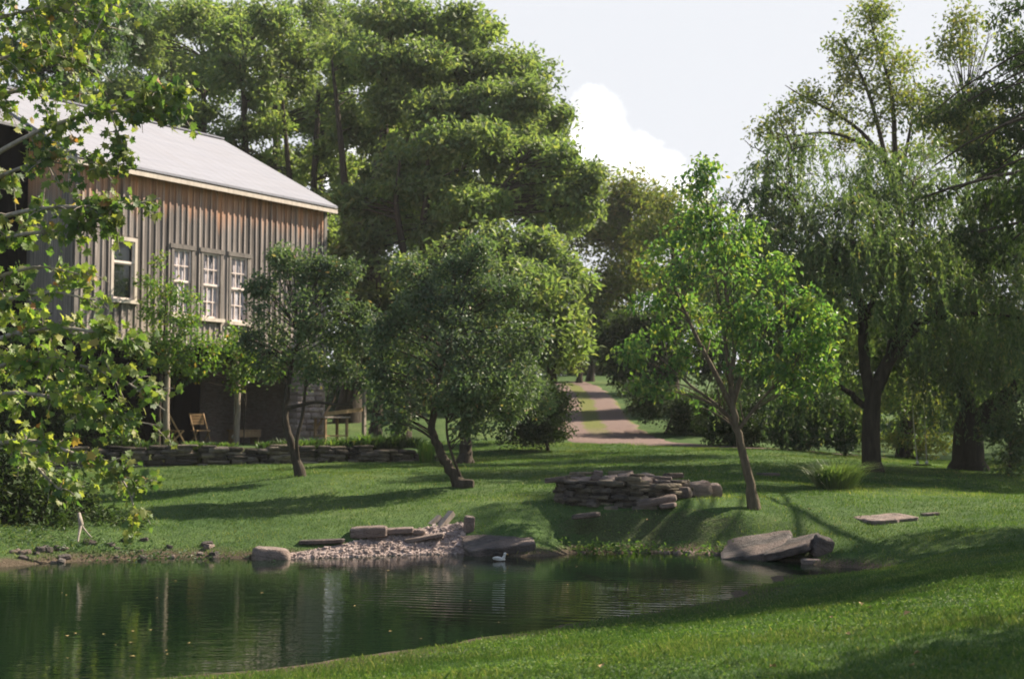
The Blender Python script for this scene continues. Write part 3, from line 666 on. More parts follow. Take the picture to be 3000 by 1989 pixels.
# --- apple trees --------------------------------------------------------------------------------
def gp(px, py, D=None):
    g = ground(px, py) if D is None else at(px, py, D)
    return g
AP = dict(clump_d=6.4, clump_r=0.26, leaves=46, L=0.10, W=0.055, shell=0.42, flat=0.8, gap=0.14, twigs=4, up=0.35, split=4)
g = ground(301, 475); D = g[1]
make_tree('apple_tree', 'dark apple tree with S bent trunk in front of the barn corner', [g, at(290,440,D), at(284,415,D), at(289,375,D), at(300,330,D)], 0.105, 0.04,
    [lobe(x, y, D+dd, rx, ry) for x, y, rx, ry, dd in [(292,268,24,18,0),(322,275,22,18,.3),(272,300,26,22,0),(310,305,32,24,-.4),(345,305,20,22,.2),(275,335,26,22,.2),(315,340,34,24,-.3),(352,345,18,26,0),(300,370,36,18,.2),(345,378,22,18,0),(268,362,16,14,0),(322,258,10,12,0),(283,252,8,9,0),(345,272,10,9,0),(256,285,9,10,0),(366,318,8,12,0),(362,378,9,10,0),(250,340,8,9,0)]],
    (M['bark'], M['leaf_apple']), 51, group='apple trees on the lawn', limbs=[([at(286,408,D), at(302,404,D), at(318,401,D-.2), at(338,405,D-.3), at(352,404,D-.3)], .05, .02), ([at(299,466,D), at(296,440,D-.1), at(303,415,D-.1), at(306,380,D-.1)], .05, .03)], **AP)
g = ground(461, 486); D = g[1]
make_tree('apple_tree', 'largest apple tree, wide crown on a trunk leaning hard to the left', [g, at(450,470,D), at(437,445,D), at(430,425,D), at(440,370,D), at(455,320,D)], 0.128, 0.045,
    [lobe(x, y, D+dd, rx, ry) for x, y, rx, ry, dd in [(478,262,22,18,0),(487,290,28,22,0),(418,285,26,18,0),(440,305,34,24,-.3),(400,315,26,22,0),(500,320,28,24,0),(460,340,46,28,-.5),(400,350,28,24,.2),(520,350,20,24,0),(430,375,40,24,-.3),(490,375,40,26,-.3),(395,388,24,22,0),(522,385,20,20,0),(455,405,40,16,0),(505,410,28,14,0),(400,418,24,14,0),(482,248,9,9,0),(430,402,30,14,-.3),(462,388,30,18,-.6),(445,360,26,20,-.6),(452,262,12,10,0),(408,268,10,9,0),(510,288,12,12,0),(382,325,10,12,0),(538,340,8,14,0),(377,372,9,12,0),(470,425,20,8,0)]],
    (M['bark'], M['leaf_apple']), 52, group='apple trees on the lawn', limbs=[([at(464,484,D), at(456,465,D-.1), at(447,440,D-.1), at(446,415,D-.1), at(455,380,D)], .035, .02)], **AP)
g = ground(465, 463); D = g[1]
make_tree('apple_tree', 'apple tree with straight dark trunk behind the leaning one', [g, at(466,440,D), at(464,410,D), at(470,370,D)], 0.19, 0.08,
    [lobe(x, y, D+dd, rx, ry) for x, y, rx, ry, dd in [(500,360,26,24,0),(530,375,26,26,0),(480,390,34,20,0),(520,400,30,18,0),(545,400,20,20,0),(455,350,30,24,.5)]],
    (M['bark'], M['leaf_apple']), 53, group='apple trees on the lawn', **AP)
# tree stub beside the leaning trunk
s_, f_ = rock_verts(np.random.default_rng(3), (.34, .26, .22), .25, seed=4.2, sub=2)
g = ground(466, 487); gg = Geo(); gg.add(s_, f_, .3); o = gg.build('tree_stump', M['bark'], smooth=True); o.location = (g[0], g[1], g[2]+.06); tag(o, 'small cut stump at the foot of the leaning apple trunk', 'stump')

# --- pear tree ----------------------------------------------------------------------------------
g = ground(755, 507); D = g[1]
pear_l = [(706,172,9,12,0),(703,192,16,14,0),(696,215,20,16,0),(718,215,16,14,0),(682,240,24,16,0),(716,245,30,18,-.2),(746,235,14,12,.2),(664,268,24,18,.1),(700,275,32,18,-.5),(742,270,32,20,0),(772,265,16,14,0),
          (655,300,22,16,0),(690,310,32,16,.5),(735,305,36,20,-.6),(785,295,30,20,0),(815,300,20,20,0),(828,315,14,16,0),(660,335,26,14,.2),(720,335,30,14,.7),(765,330,36,18,-.5),(806,335,30,18,0),(825,345,14,14,0),
          (640,352,20,10,0),(668,362,28,12,0),(720,365,30,12,-.7),(770,362,36,15,-.2),(810,368,24,14,0),(690,385,36,12,0),(745,385,40,14,-.4),(790,388,20,10,0),(650,382,22,9,0),(720,402,30,9,0)]
make_tree('pear_tree', 'young pear tree with bright yellow green crown and slender bare trunk above the bank', [g, at(748,480,D), at(741,440,D), at(733,410,D), at(730,385,D), at(737,340,D), at(720,270,D), at(706,200,D)], 0.098, 0.018,
    [lobe(x, y, D+dd, rx, ry) for x, y, rx, ry, dd in pear_l], (M['bark_pear'], M['leaf_pear']), 61,
    clump_d=6.5, clump_r=0.25, leaves=27, L=0.115, W=0.065, shell=0.5, flat=0.8, gap=0.2, twigs=4, up=0.3, droop=0.7, split=3,
    limbs=[([at(734,412,D), at(715,372,D), at(700,345,D), at(685,312,D), at(676,290,D)], .06, .02), ([at(733,405,D), at(728,360,D), at(722,320,D), at(716,280,D)], .05, .02), ([at(733,402,D), at(745,365,D), at(765,330,D), at(785,300,D)], .055, .02),
           ([at(737,425,D), at(715,402,D), at(690,385,D), at(668,365,D)], .04, .012), ([at(738,430,D), at(760,400,D), at(790,370,D)], .04, .012)])

# --- willows ------------------------------------------------------------------------------------
def strands(geo, rng, starts, length, every=0.035, L=0.11, W=0.02, drift=0.25, out=None, stem=None):
    for k, s in enumerate(starts):
        ln = length*rng.uniform(.4, 1.25); m = max(6, int(ln/every))
        t = np.linspace(0, 1, m)[:, None]
        dr = rng.normal(size=3)*np.array([1, 1, 0])*drift
        if out is not None: dr = dr+out[k]*0.5
        P = s+dr*np.sqrt(t)*min(ln, 1.6)+np.array([0, 0, -1])*(t**1.25)*ln+np.array([0, 0, .35])*np.sin(t*3.0)*0.4
        if stem is not None: tube(stem, P[::max(1, m//6)], 0.006, 3, cap=False)
        ax = nrm(rng.normal(size=(m, 3))*0.55+np.array([0, 0, -0.9])); nn = rand_dirs(rng, m)
        hue = rng.uniform(-.2, .2)
        leaf_quads(geo, P+rng.normal(size=(m, 3))*0.025, ax, nn, L*rng.uniform(.7, 1.3, m), W*rng.uniform(.8, 1.3, m), np.clip(rng.beta(2, 2.6, m)+hue, 0, 1))
def make_willow(label, trunk, r0, limbs, lobes, seed, length=1.8, dens=8.5, mat='leaf_willow', twl=10):
    rng = np.random.default_rng(seed)
    T = path(trunk, 26); e = empty('willow_tree', T[0], label, 'tree', 'willows at the edge of the lawn')
    tg = Geo(); cg = Geo(); rr = np.linspace(r0, r0*.72, len(T)); rr[:4] *= np.linspace(1.35, 1, 4); T[0, 2] -= .2
    tube(tg, T, rr, 12); allp = [T]; allr = [rr]
    for lp, a, b in limbs:
        Lp = path(lp, 20)+rng.normal(size=(20, 3))*0.03; q = np.linspace(a, b, 20); tube(tg, Lp, q, 8); allp.append(Lp); allr.append(q)
    allp = np.concatenate(allp); allr = np.concatenate(allr)
    for c, r in lobes:
        area = 4*np.pi*(((r[0]*r[1])**1.6+(r[0]*r[2])**1.6+(r[1]*r[2])**1.6)/3)**(1/1.6)
        n = max(6, int(area*dens)); d = rand_dirs(rng, n); d[:, 2] = np.abs(d[:, 2])*1.0-.15
        C = c+nrm(d)*r*(rng.uniform(0, 1, n)**.4)[:, None]
        keep = np.array([mnoise.noise(Vector(p*0.8+3.1)) for p in C]) > -0.22
        C = C[keep]; d = d[keep]
        oo = d*np.array([1, 1, 0])
        k = int(np.argmin(np.linalg.norm(allp-c, axis=1)+np.maximum(0, allp[:, 2]-c[2])*1.5)); a = allp[k]; hd = np.linalg.norm(c-a)
        br = max(.014, min(allr[k]*.5, .012+.02*hd))
        tube(tg, curve3(a, (a+c)/2+np.array([0, 0, .15*hd]), c), np.linspace(br, br*.4, 8), 6)
        for s in rng.choice(len(C), min(twl, len(C)), replace=False):
            q = C[s]; tube(tg, curve3(c, (c+q)/2+np.array([0, 0, .2]), q, 5), np.linspace(br*.35, .005, 5), 4, cap=False)
        strands(cg, rng, C, length*min(1.0, .5+r[2]), out=oo, L=0.155, W=0.043)
    tg.build('trunk', M['bark_willow'], e, smooth=True); cg.build('crown', M[mat], e)
    return e
g = ground(872, 472); D = g[1]
make_willow('old willow with thick forked trunk and veils of hanging foliage behind the pear tree',
    [g, at(871,450,D), at(871,420,D), at(873,395,D), at(876,380,D)], 0.26,
    [([at(872,400,D), at(864,370,D), at(865,320,D), at(850,280,D), at(828,250,D), at(800,210,D), at(775,180,D)], .17, .03), ([at(877,385,D), at(893,352,D), at(915,325,D), at(955,295,D), at(985,268,D), at(1015,230,D)], .19, .05),
     ([at(890,358,D), at(899,320,D), at(905,280,D), at(915,230,D), at(912,180,D)], .14, .03), ([at(865,320,D), at(880,280,D), at(885,240,D), at(880,200,D)], .09, .02), ([at(870,410,D), at(848,392,D), at(835,380,D)], .1, .05),
     ([at(828,250,D), at(790,240,D), at(760,225,D), at(738,190,D)], .05, .01), ([at(800,210,D), at(770,160,D), at(745,140,D)], .035, .008), ([at(790,200,D), at(790,140,D), at(770,105,D)], .03, .006)],
    [lobe(x, y, D+dd, rx, ry) for x, y, rx, ry, dd in [(815,140,24,12,.5),(845,150,26,14,.5),(880,165,30,16,.5),(780,140,20,10,.5),(770,165,26,14,0),(800,150,22,12,1),(752,195,22,14,.5),(790,190,32,16,0),(830,180,30,16,1),(850,205,40,20,-1),(810,220,36,20,0),(890,195,40,20,.5),(930,210,40,24,0),(860,245,46,22,-1),(900,240,44,24,-1.5),(945,250,42,24,0),(985,240,36,26,.5),(820,255,30,20,0),(985,285,36,24,-1),(930,285,34,20,-1),(1010,300,34,26,0),(765,215,22,14,0),(740,240,20,14,1),(1010,200,30,24,1),(960,170,34,22,1.5),(728,200,18,14,.5),(722,235,16,14,1),(745,275,20,16,1),(752,315,18,18,1),(770,345,22,16,1),(1000,160,30,22,2),(940,150,30,18,2),(925,180,30,18,1),(790,270,26,20,1),(770,300,24,20,1.5),(800,320,30,20,1),(835,300,30,20,1.5),(900,320,36,20,1),(860,330,30,20,2),(820,355,30,18,1.5),(900,360,34,18,1.5),(940,340,30,20,1.5),(1015,260,30,24,-1),(1030,320,24,30,-1),(775,240,26,18,-.5)]],
    71, length=2.0)
g = at(968, 462, 39); g[2] = Z(g[0], g[1]); D = 39
make_willow('leaning willow with very dark trunk at the right edge beside the swing', [g, at(968,430,D), at(972,410,D)], 0.46,
    [([at(970,425,D), at(1000,405,D), at(1030,375,D), at(1060,330,D)], .36, .15), ([at(972,415,D), at(960,380,D), at(950,340,D), at(955,300,D)], .2, .05), ([at(1030,375,D), at(1025,330,D), at(1000,300,D)], .12, .03)],
    [lobe(x, y, D+dd, rx, ry) for x, y, rx, ry, dd in [(945,330,26,20,0),(975,345,28,20,-1),(1005,350,26,22,-1),(1025,330,26,26,0),(1045,300,30,30,0),(930,365,22,16,.5),(955,385,22,14,1),(1000,320,34,24,0)]],
    72, length=1.9)

# --- overhanging trees at the right, outside the frame, whose shade lies on the lawn --------------
def shade_tree(label, x, y, h, r, seed, mat='leaf_dark', name='hickory_tree', crown0=.34, dens=1.5, group='tall trees along the right of the lawn', **kw):
    rng = np.random.default_rng(seed); b = np.array([x, y, Z(x, y)])
    top = b+np.array([0, 0, h*.85]); ls = list(kw.pop('extra', []))
    for k in range(16):
        a = rng.uniform(0, 2*np.pi); rr = r*rng.uniform(.35, .75); zz = h*rng.uniform(crown0, .92)
        s = 1-.5*max(0, (zz/h-.6)/.4)
        ls.append((b+np.array([math.cos(a)*rr*s, math.sin(a)*rr*s, zz]), np.array([r*.42, r*.42, h*.10])))
    ls.append((top, np.array([r*.4, r*.4, h*.12])))
    a_ = dict(clump_d=dens, clump_r=0.42, leaves=46, L=0.2, W=0.085, shell=0.5, flat=0.55, gap=0.2, droop=.8); a_.update(kw)
    return make_tree(name, label, [b, b+np.array([.1, .1, h*.4]), top], .3, .08, ls, (M['bark'], M[mat]), seed, 'tree', group, **a_)
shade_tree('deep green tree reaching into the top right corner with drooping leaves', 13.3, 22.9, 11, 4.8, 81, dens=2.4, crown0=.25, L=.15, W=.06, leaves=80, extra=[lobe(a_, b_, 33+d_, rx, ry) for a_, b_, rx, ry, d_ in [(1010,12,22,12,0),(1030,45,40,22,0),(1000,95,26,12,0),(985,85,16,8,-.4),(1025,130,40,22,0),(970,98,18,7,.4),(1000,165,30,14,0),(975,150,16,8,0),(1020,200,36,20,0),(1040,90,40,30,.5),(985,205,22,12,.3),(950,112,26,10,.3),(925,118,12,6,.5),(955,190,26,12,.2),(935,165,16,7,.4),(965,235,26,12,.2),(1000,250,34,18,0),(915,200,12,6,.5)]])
shade_tree('tree standing to the right of the foreground grass', 11.3, 12.7, 9, 3.1, 82)
shade_tree('tree beyond the right edge behind the leaning willow', 24, 41, 15, 6, 83, mat='leaf_shrub', dens=.9)
shade_tree('tree farther along the right edge of the valley', 30, 54, 16, 7, 84, mat='leaf_shrub', dens=.7)

# --- sycamore at the left: branches of big lobed leaves ----------------------------------------------
def sycamore():
    rng = np.random.default_rng(91); D = 22.0
    b = at(-75, 540, D+1.5); b[2] = Z(b[0], b[1])
    T = path([b, at(-72,430,D+1), at(-66,300,D+.6), at(-60,150,D+.5), at(-50,0,D), at(-45,-120,D)], 30)
    e = empty('sycamore_tree', b, 'sycamore with big lobed yellowing leaves on long boughs at the left edge', 'tree')
    tg = Geo(); cg = Geo(); tube(tg, T, np.linspace(.24, .08, 30), 10)
    def at2(p): return at(p[0], p[1], D+p[2])
    def bough(pts, w, n, sp, r=.05, mul=.88, sub=0.6, size=.15):
        """a bough through picture points, leaves sprayed about it within sp metres (tapering)"""
        Pp = path([at2(p) for p in pts], 22); tube(tg, Pp, np.linspace(r, .008, 22), 6)
        nt_ = max(2, int(n*mul/5.2))
        for k in range(nt_):
            f = rng.uniform(w, 1); c = Pp[min(21, int(f*21))]
            d = nrm(rng.normal(size=3)*np.array([1, .8, .9])+np.array([.5, 0, -.15])); ln = sp*rng.uniform(.4, 1.1)
            tip = c+d*ln; tw = curve3(c, (c+tip)/2+np.array([0, 0, .08]), tip+np.array([0, 0, -.12*ln]), 6); tube(tg, tw, np.linspace(.012, .004, 6), 4, cap=False)
            m = rng.integers(6, 13); t = rng.uniform(.1, 1.05, m)
            P = np.stack([np.interp(t*5, range(6), tw[:, j]) for j in range(3)], -1)+rng.normal(size=(m, 3))*.07
            nn = nrm(rng.normal(size=(m, 3))*.75+np.array([.3, -.25, .55])); ax = nrm(np.cross(nn, rand_dirs(rng, m))+np.array([.3, 0, -.55]))
            hue = rng.uniform(-.2, .2); rnd = np.clip(rng.beta(2, 2.2, m)+hue, 0, .94); rare = rng.uniform(size=m) < .035; rnd[rare] = rng.uniform(.95, 1, rare.sum())
            leaf_lobed(cg, P, ax, nn, size*rng.uniform(.6, 1.15, m), rnd, .3)
    # upper canopy
    bough([(-60,60,.3),(-10,20,0),(50,5,-.4),(105,30,-.4)], .1, 300, .85)
    bough([(-60,100,.3),(-10,60,0),(45,50,.3),(95,70,.2)], .1, 300, .8)
    bough([(-58,140,.3),(0,95,.5),(40,85,.6),(70,95,.6)], .1, 160, .6)
    bough([(-60,20,.3),(0,-20,0),(70,-15,-.4),(120,8,-.4)], .1, 260, .8)
    # arm across the roof
    bough([(-55,190,.3),(0,150,0),(50,125,-.2),(100,110,-.3),(150,112,-.3),(186,108,-.3)], .3, 230, .42)
    bough([(95,112,-.3),(140,96,-.3),(172,92,-.3),(192,84,-.3)], .3, 70, .32, .02)
    bough([(110,112,-.3),(117,130,-.3),(120,150,-.3),(118,172,-.3)], .1, 75, .22, .015)
    bough([(30,150,-.1),(70,150,-.2),(100,165,-.2),(112,180,-.2)], .3, 50, .3, .015)
    # middle tiers
    bough([(-60,230,.3),(-10,180,0),(40,160,-.3),(75,165,-.4)], .1, 190, .6)
    bough([(-60,260,.3),(0,215,-.2),(60,205,-.4),(110,210,-.4),(160,198,-.4)], .15, 250, .55)
    bough([(-60,280,.2),(10,235,-.2),(60,230,-.4),(120,225,-.4)], .15, 170, .45)
    bough([(-60,320,.2),(0,275,.3),(40,265,.3),(85,275,.2)], .2, 90, .45)
    bough([(-60,350,.2),(0,300,.2),(50,290,.1),(95,300,0)], .2, 100, .45)
    bough([(-65,380,.2),(0,335,-.2),(60,325,-.4),(110,335,-.4),(135,345,-.4)], .2, 200, .5)
    bough([(-65,420,.2),(0,360,-.3),(60,360,-.6),(120,375,-.6),(165,410,-.6)], .2, 300, .5)
    bough([(-65,440,.2),(0,390,-.2),(50,395,-.5),(100,415,-.5),(160,425,-.5)], .2, 240, .45)
    bough([(-65,470,.2),(0,440,-.3),(40,440,-.5),(80,455,-.6),(125,475,-.6),(138,520,-.6)], .25, 190, .36)
    bough([(-65,480,.2),(-10,430,-.1),(30,460,-.3),(60,490,-.3),(75,500,-.3)], .3, 90, .35)
    bough([(80,455,-.6),(115,470,-.6),(145,486,-.6)], .2, 60, .28, .015)
    tg.build('trunk', M['bark_pale'], e, smooth=True); cg.build('crown', M['leaf_sycamore'], e)
sycamore()

# ------------------------------------------------------------------ shrubs
def shrub(name, label, px, py, D, lobes, mat, seed, group=None, cat='shrub', **kw):
    b = at(px, py, D); b[2] = Z(b[0], b[1])
    ls = [lobe(x, y, D+dd, rx, ry) for x, y, rx, ry, dd in lobes]
    a = dict(clump_d=5.5, clump_r=.3, leaves=70, L=.12, W=.06, shell=.4, flat=.7, gap=.15, twigs=4); a.update(kw)
    c = np.mean([l[0] for l in ls], axis=0)
    return make_tree(name, label, [b, (b+c)/2, c], .05, .02, ls, (M['bark'], M[mat]), seed, cat, group, **a)
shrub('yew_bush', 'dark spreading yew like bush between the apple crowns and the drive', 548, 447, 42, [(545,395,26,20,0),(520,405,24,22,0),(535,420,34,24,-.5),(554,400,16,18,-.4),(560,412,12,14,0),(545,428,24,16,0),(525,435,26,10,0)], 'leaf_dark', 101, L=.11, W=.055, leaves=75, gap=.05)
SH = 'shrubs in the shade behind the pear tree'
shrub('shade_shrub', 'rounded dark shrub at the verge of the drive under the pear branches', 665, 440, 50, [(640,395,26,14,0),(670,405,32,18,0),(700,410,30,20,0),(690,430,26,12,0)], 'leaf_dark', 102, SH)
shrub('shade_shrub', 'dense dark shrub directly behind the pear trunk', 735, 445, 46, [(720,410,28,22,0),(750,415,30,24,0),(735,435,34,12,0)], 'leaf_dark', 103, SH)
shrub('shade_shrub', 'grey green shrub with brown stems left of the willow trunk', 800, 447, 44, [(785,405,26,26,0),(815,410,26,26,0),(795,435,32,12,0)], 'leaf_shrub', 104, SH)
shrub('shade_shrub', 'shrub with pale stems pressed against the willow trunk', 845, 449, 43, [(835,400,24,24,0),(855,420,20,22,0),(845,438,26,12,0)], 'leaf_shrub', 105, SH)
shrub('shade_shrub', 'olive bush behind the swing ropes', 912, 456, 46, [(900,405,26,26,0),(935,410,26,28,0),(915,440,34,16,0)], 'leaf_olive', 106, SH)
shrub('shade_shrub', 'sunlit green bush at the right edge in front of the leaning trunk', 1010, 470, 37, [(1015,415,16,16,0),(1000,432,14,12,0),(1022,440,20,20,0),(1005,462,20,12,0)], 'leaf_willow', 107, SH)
shrub('bank_bush', 'dark bush on the far left bank below the sycamore', -10, 530, 25.5, [(-20,490,40,34,0),(20,495,34,30,.4),(60,495,28,20,.8),(40,520,30,14,0),(-30,525,30,14,0),(90,505,18,12,.9),(110,522,22,14,.6),(60,538,40,10,0),(0,540,40,12,0),(130,530,16,9,.3),(5,460,34,26,.6)], 'leaf_dark', 108)  # low lobes spread over the grass to stand in for bank shade
shrub('terrace_bush', 'dark bush on the terrace below the left end of the barn', 90, 447, 37.2, [(75,425,26,22,0),(110,428,18,18,0),(50,405,30,36,0),(15,390,34,44,0),(80,395,24,26,0),(35,350,30,34,0)], 'leaf_dark', 109)

# vine foliage and the small tree against the barn
BO = np.array([-9.69, 40.0]); BD = np.array([0.545, 0.839]); BD = BD/np.linalg.norm(BD); BN = np.array([BD[1], -BD[0]])   # along the wall, and out of it
def bw(t, out, z): p = BO+BD*t+BN*out; return np.array([p[0], p[1], z])
g = at(158, 446, 38.6); g[2] = Z(g[0], g[1])
make_tree('young_tree', 'light green young tree growing in front of the barn windows', [g, at(160,400,38.6), at(163,350,38.6), at(166,300,38.6)], .05, .02,
    [lobe(x, y, 38.6+dd, rx, ry) for x, y, rx, ry, dd in [(160,262,8,10,0),(150,285,12,12,0),(172,290,14,12,0),(190,300,10,10,0),(160,312,18,12,0),(185,320,18,12,0),(150,338,18,12,0),(180,345,22,12,0),(205,342,14,10,0),(135,350,14,10,0),(165,362,22,8,0),(195,362,18,9,0)]],
    (M['bark'], M['leaf_young']), 111, clump_d=6, clump_r=.26, leaves=34, L=.12, W=.06, gap=.26, shell=.5, flat=.9, twigs=5)
e = make_tree('climbing_vine', 'leafy vine hanging from the top of the right log post', [bw(2.8,.25,TZ), bw(2.85,.28,3), bw(2.8,.3,4.3)], .02, .012,
    [lobe(x, y, 41.6, rx, ry) for x, y, rx, ry in [(235,335,12,10),(228,350,16,9),(248,355,14,9),(262,366,16,7),(240,372,18,6),(275,372,10,5),(215,362,12,7),(235,385,5,9),(196,372,14,6),(180,376,10,5)]], (M['bark'], M['leaf_young']), 112, cat='vine',
    clump_d=6, clump_r=.22, leaves=30, L=.13, W=.08, gap=.22, shell=.5, flat=.8, droop=.6)

# ------------------------------------------------------------------ barn
# local frame: x along the wall, y out of the wall (towards the viewer's right), z up; origin on the terrace
t0, t1 = -3.37, 6.70; EZ = 9.38-TZ; SZ = 4.58-TZ; DEPTH = 9.6; RISE = 2.56
barn = empty('barn', (BO[0], BO[1], TZ), 'grey weathered wooden barn with pale metal roof on the terrace', 'barn')
barn.rotation_euler = (0, 0, math.atan2(BD[1], BD[0]))
# local y axis of the rotated frame = (-BD.y, BD.x) = -BN  -> y negative is towards the viewer
def kid(g, name, mat, parent=None, smooth=False):
    o = bpy.data.objects.new(name, g.mesh(name, mat, smooth)); col.objects.link(o); o.parent = parent or barn; return o
rng = np.random.default_rng(7)
# windows: (centre t, half width, z bottom, z top)
wins = [(-1.69,.37,4.02,5.62),(.47,.345,3.75,5.60),(1.62,.345,3.72,5.60),(2.76,.345,3.68,5.60)]
# siding as boards, cut out round the windows
g = Geo(); x = t0
bwid = 0.24
while x < t1-.01:
    x2 = min(x+bwid*rng.uniform(.92, 1.08), t1); cx = (x+x2)/2; a = rng.uniform()**1.6*.75
    segs = [(SZ-rng.uniform(0, .06), EZ)]
    cuts = [x, x2]
    hit = [w for w in wins if w[0]-w[1]-.06 < x2 and w[0]+w[1]+.06 > x]
    if not hit: box(g, (cx, .015*rng.uniform(-.3, .3), (segs[0][0]+EZ)/2), (x2-x-.004, .04, EZ-segs[0][0]), a=a)
    else:
        w = hit[0]
        for zb, ztp in ((segs[0][0], w[2]-.03), (w[3]+.03, EZ)): box(g, (cx, 0, (zb+ztp)/2), (x2-x-.004, .04, ztp-zb), a=a)
        lo, hi = w[0]-w[1]-.05, w[0]+w[1]+.05
        if x < lo: box(g, ((x+lo)/2, .001, (w[2]+w[3])/2), (lo-x, .04, w[3]-w[2]+.06), a=a)
        if x2 > hi: box(g, ((x2+hi)/2, .001, (w[2]+w[3])/2), (x2-hi, .04, w[3]-w[2]+.06), a=a)
    # batten over the joint; grazing sunlight put into its lighter tone
    bx = x2; bz0 = SZ-rng.uniform(0, .05)
    hitb = [w for w in wins if w[0]-w[1]-.12 < bx < w[0]+w[1]+.12]
    if not hitb: box(g, (bx, -.036, (bz0+EZ)/2), (.055, .035, EZ-bz0), a=rng.uniform(.75, 1.0))
    else:
        w = hitb[0]
        for zb, ztp in ((bz0, w[2]-.16), (w[3]+.15, EZ)): box(g, (bx, -.036, (zb+ztp)/2), (.055, .035, ztp-zb), a=rng.uniform(.75, 1.0))
    x = x2
# back wall and gable walls, of the same boards (coarse)
for k in range(36):
    bx = t0+(t1-t0)*(k+.5)/36; box(g, (bx, DEPTH, (EZ-.2)/2+.1), ((t1-t0)/36-.004, .04, EZ), a=rng.uniform())
for xx in (t0+.02, t1-.02):
    for k in range(34):
        yy = .05+(DEPTH-.1)*(k+.5)/34; hh = EZ+RISE*(1-abs(yy-DEPTH/2)/(DEPTH/2))-.06
        box(g, (xx, yy, (SZ+hh)/2), (.04, (DEPTH-.1)/34-.004, hh-SZ), a=rng.uniform())
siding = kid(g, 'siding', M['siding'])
# corner boards and frieze
g = Geo(); box(g, (t1-.04, -.048, (SZ+EZ)/2), (.13, .05, EZ-SZ), a=.8); kid(g, 'corner_board', M['trim_grey'])
g = Geo(); box(g, (t0+.05, -.048, (SZ+EZ)/2), (.12, .05, EZ-SZ), a=.5); kid(g, 'corner_board', M['trim_grey'])
# lower storey: recess, back wall, floor beams, stone pier
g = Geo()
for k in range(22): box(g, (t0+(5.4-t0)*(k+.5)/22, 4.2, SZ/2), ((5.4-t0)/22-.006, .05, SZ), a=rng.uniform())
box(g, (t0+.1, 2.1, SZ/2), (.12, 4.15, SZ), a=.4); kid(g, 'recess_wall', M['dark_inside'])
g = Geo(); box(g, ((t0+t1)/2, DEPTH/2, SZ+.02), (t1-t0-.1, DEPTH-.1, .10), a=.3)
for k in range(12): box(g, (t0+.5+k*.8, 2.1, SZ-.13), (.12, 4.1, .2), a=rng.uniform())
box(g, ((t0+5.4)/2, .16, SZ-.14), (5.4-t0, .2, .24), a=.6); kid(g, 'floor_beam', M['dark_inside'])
g = Geo(); rs = np.random.default_rng(17); zc = 0
while zc < SZ-.12:
    hh = rs.uniform(.12, .26); xc = 5.42
    while xc < t1:
        ww = min(rs.uniform(.25, .6), t1-xc+.02)
        v, f = rock_verts(rs, (ww, .5, hh), .16, seed=rs.uniform(0, 90), sub=1)
        g.add(v+np.array([xc+ww/2, .22+rs.uniform(-.02, .02), zc+hh/2]), f, rs.uniform()); xc += ww-.01
    zc += hh-.01
box(g, (6.15, .27, SZ/2), (1.42, .40, SZ-.05), a=.5); box(g, (t1-.25, 4.3, SZ/2), (.42, 8, SZ-.05), a=.4)
M['pier'] = stone_mat('pier_stone', (0.24, 0.185, 0.16), (0.52, 0.42, 0.37), (0.42, 0.3, 0.25), 5)
kid(g, 'stone_pier', M['pier'], smooth=False)
# posts: rough logs, slightly bowed
for (t, yy, bow) in ((.0, -.0, -.05), (2.73, -.02, .08)):
    g = Geo(); zz = np.linspace(-.05, SZ-.02, 12); xb = t+bow*np.sin(zz/SZ*3.0)-bow*1.2*(zz/SZ-.1)
    tube(g, np.stack([xb+rng.normal(size=12)*.008, np.full(12, yy), zz], -1), np.linspace(.098, .078, 12)*rng.uniform(.95, 1.06, 12), 9); kid(g, 'post', M['log'], smooth=True)
# roof: two slopes with standing seams and a small overhang
OV = .38; sl = RISE/(DEPTH/2); th = .07
def slope(g, x0, x1, y_e, y_r, z_e, z_r, a=.5):
    """slab between eave (y_e,z_e) and ridge (y_r,z_r)"""
    v = np.array([[x0,y_e,z_e],[x1,y_e,z_e],[x1,y_r,z_r],[x0,y_r,z_r]]); w = v+np.array([0, 0, -th])
    g.add(np.r_[v, w], [[0,1,2,3],[7,6,5,4],[0,4,5,1],[1,5,6,2],[3,2,6,7],[0,3,7,4]], a)
def seams(g, x0, x1, y_e, y_r, z_e, z_r, sp=.42):
    for xx in np.arange(x0+.05, x1, sp): bar(g, (xx, y_e, z_e+.001), (xx, y_r, z_r+.001), .03, .006)
zr = EZ+RISE; ze = EZ-OV*sl
g = Geo(); slope(g, t0-.25, t1+.18, -OV, DEPTH/2, ze+.12, zr+.12); slope(g, t0-.25, t1+.18, DEPTH+OV, DEPTH/2, ze+.12, zr+.12)
bar(g, (t0-.25, DEPTH/2, zr+.14), (t1+.18, DEPTH/2, zr+.14), .22, .05)
roof = kid(g, 'roof', M['roof'])
g = Geo(); box(g, ((t0+t1)/2, -OV+.045, ze-.045), (t1-t0+.42, .04, .13), a=.7); bar(g, (t1+.16, -OV+.05, ze-.03), (t1+.16, DEPTH/2, zr-.03), .04, .13, .6); bar(g, (t0-.22, -OV+.05, ze-.03), (t0-.22, DEPTH/2, zr-.03), .04, .13, .6)
kid(g, 'fascia', M['trim'])
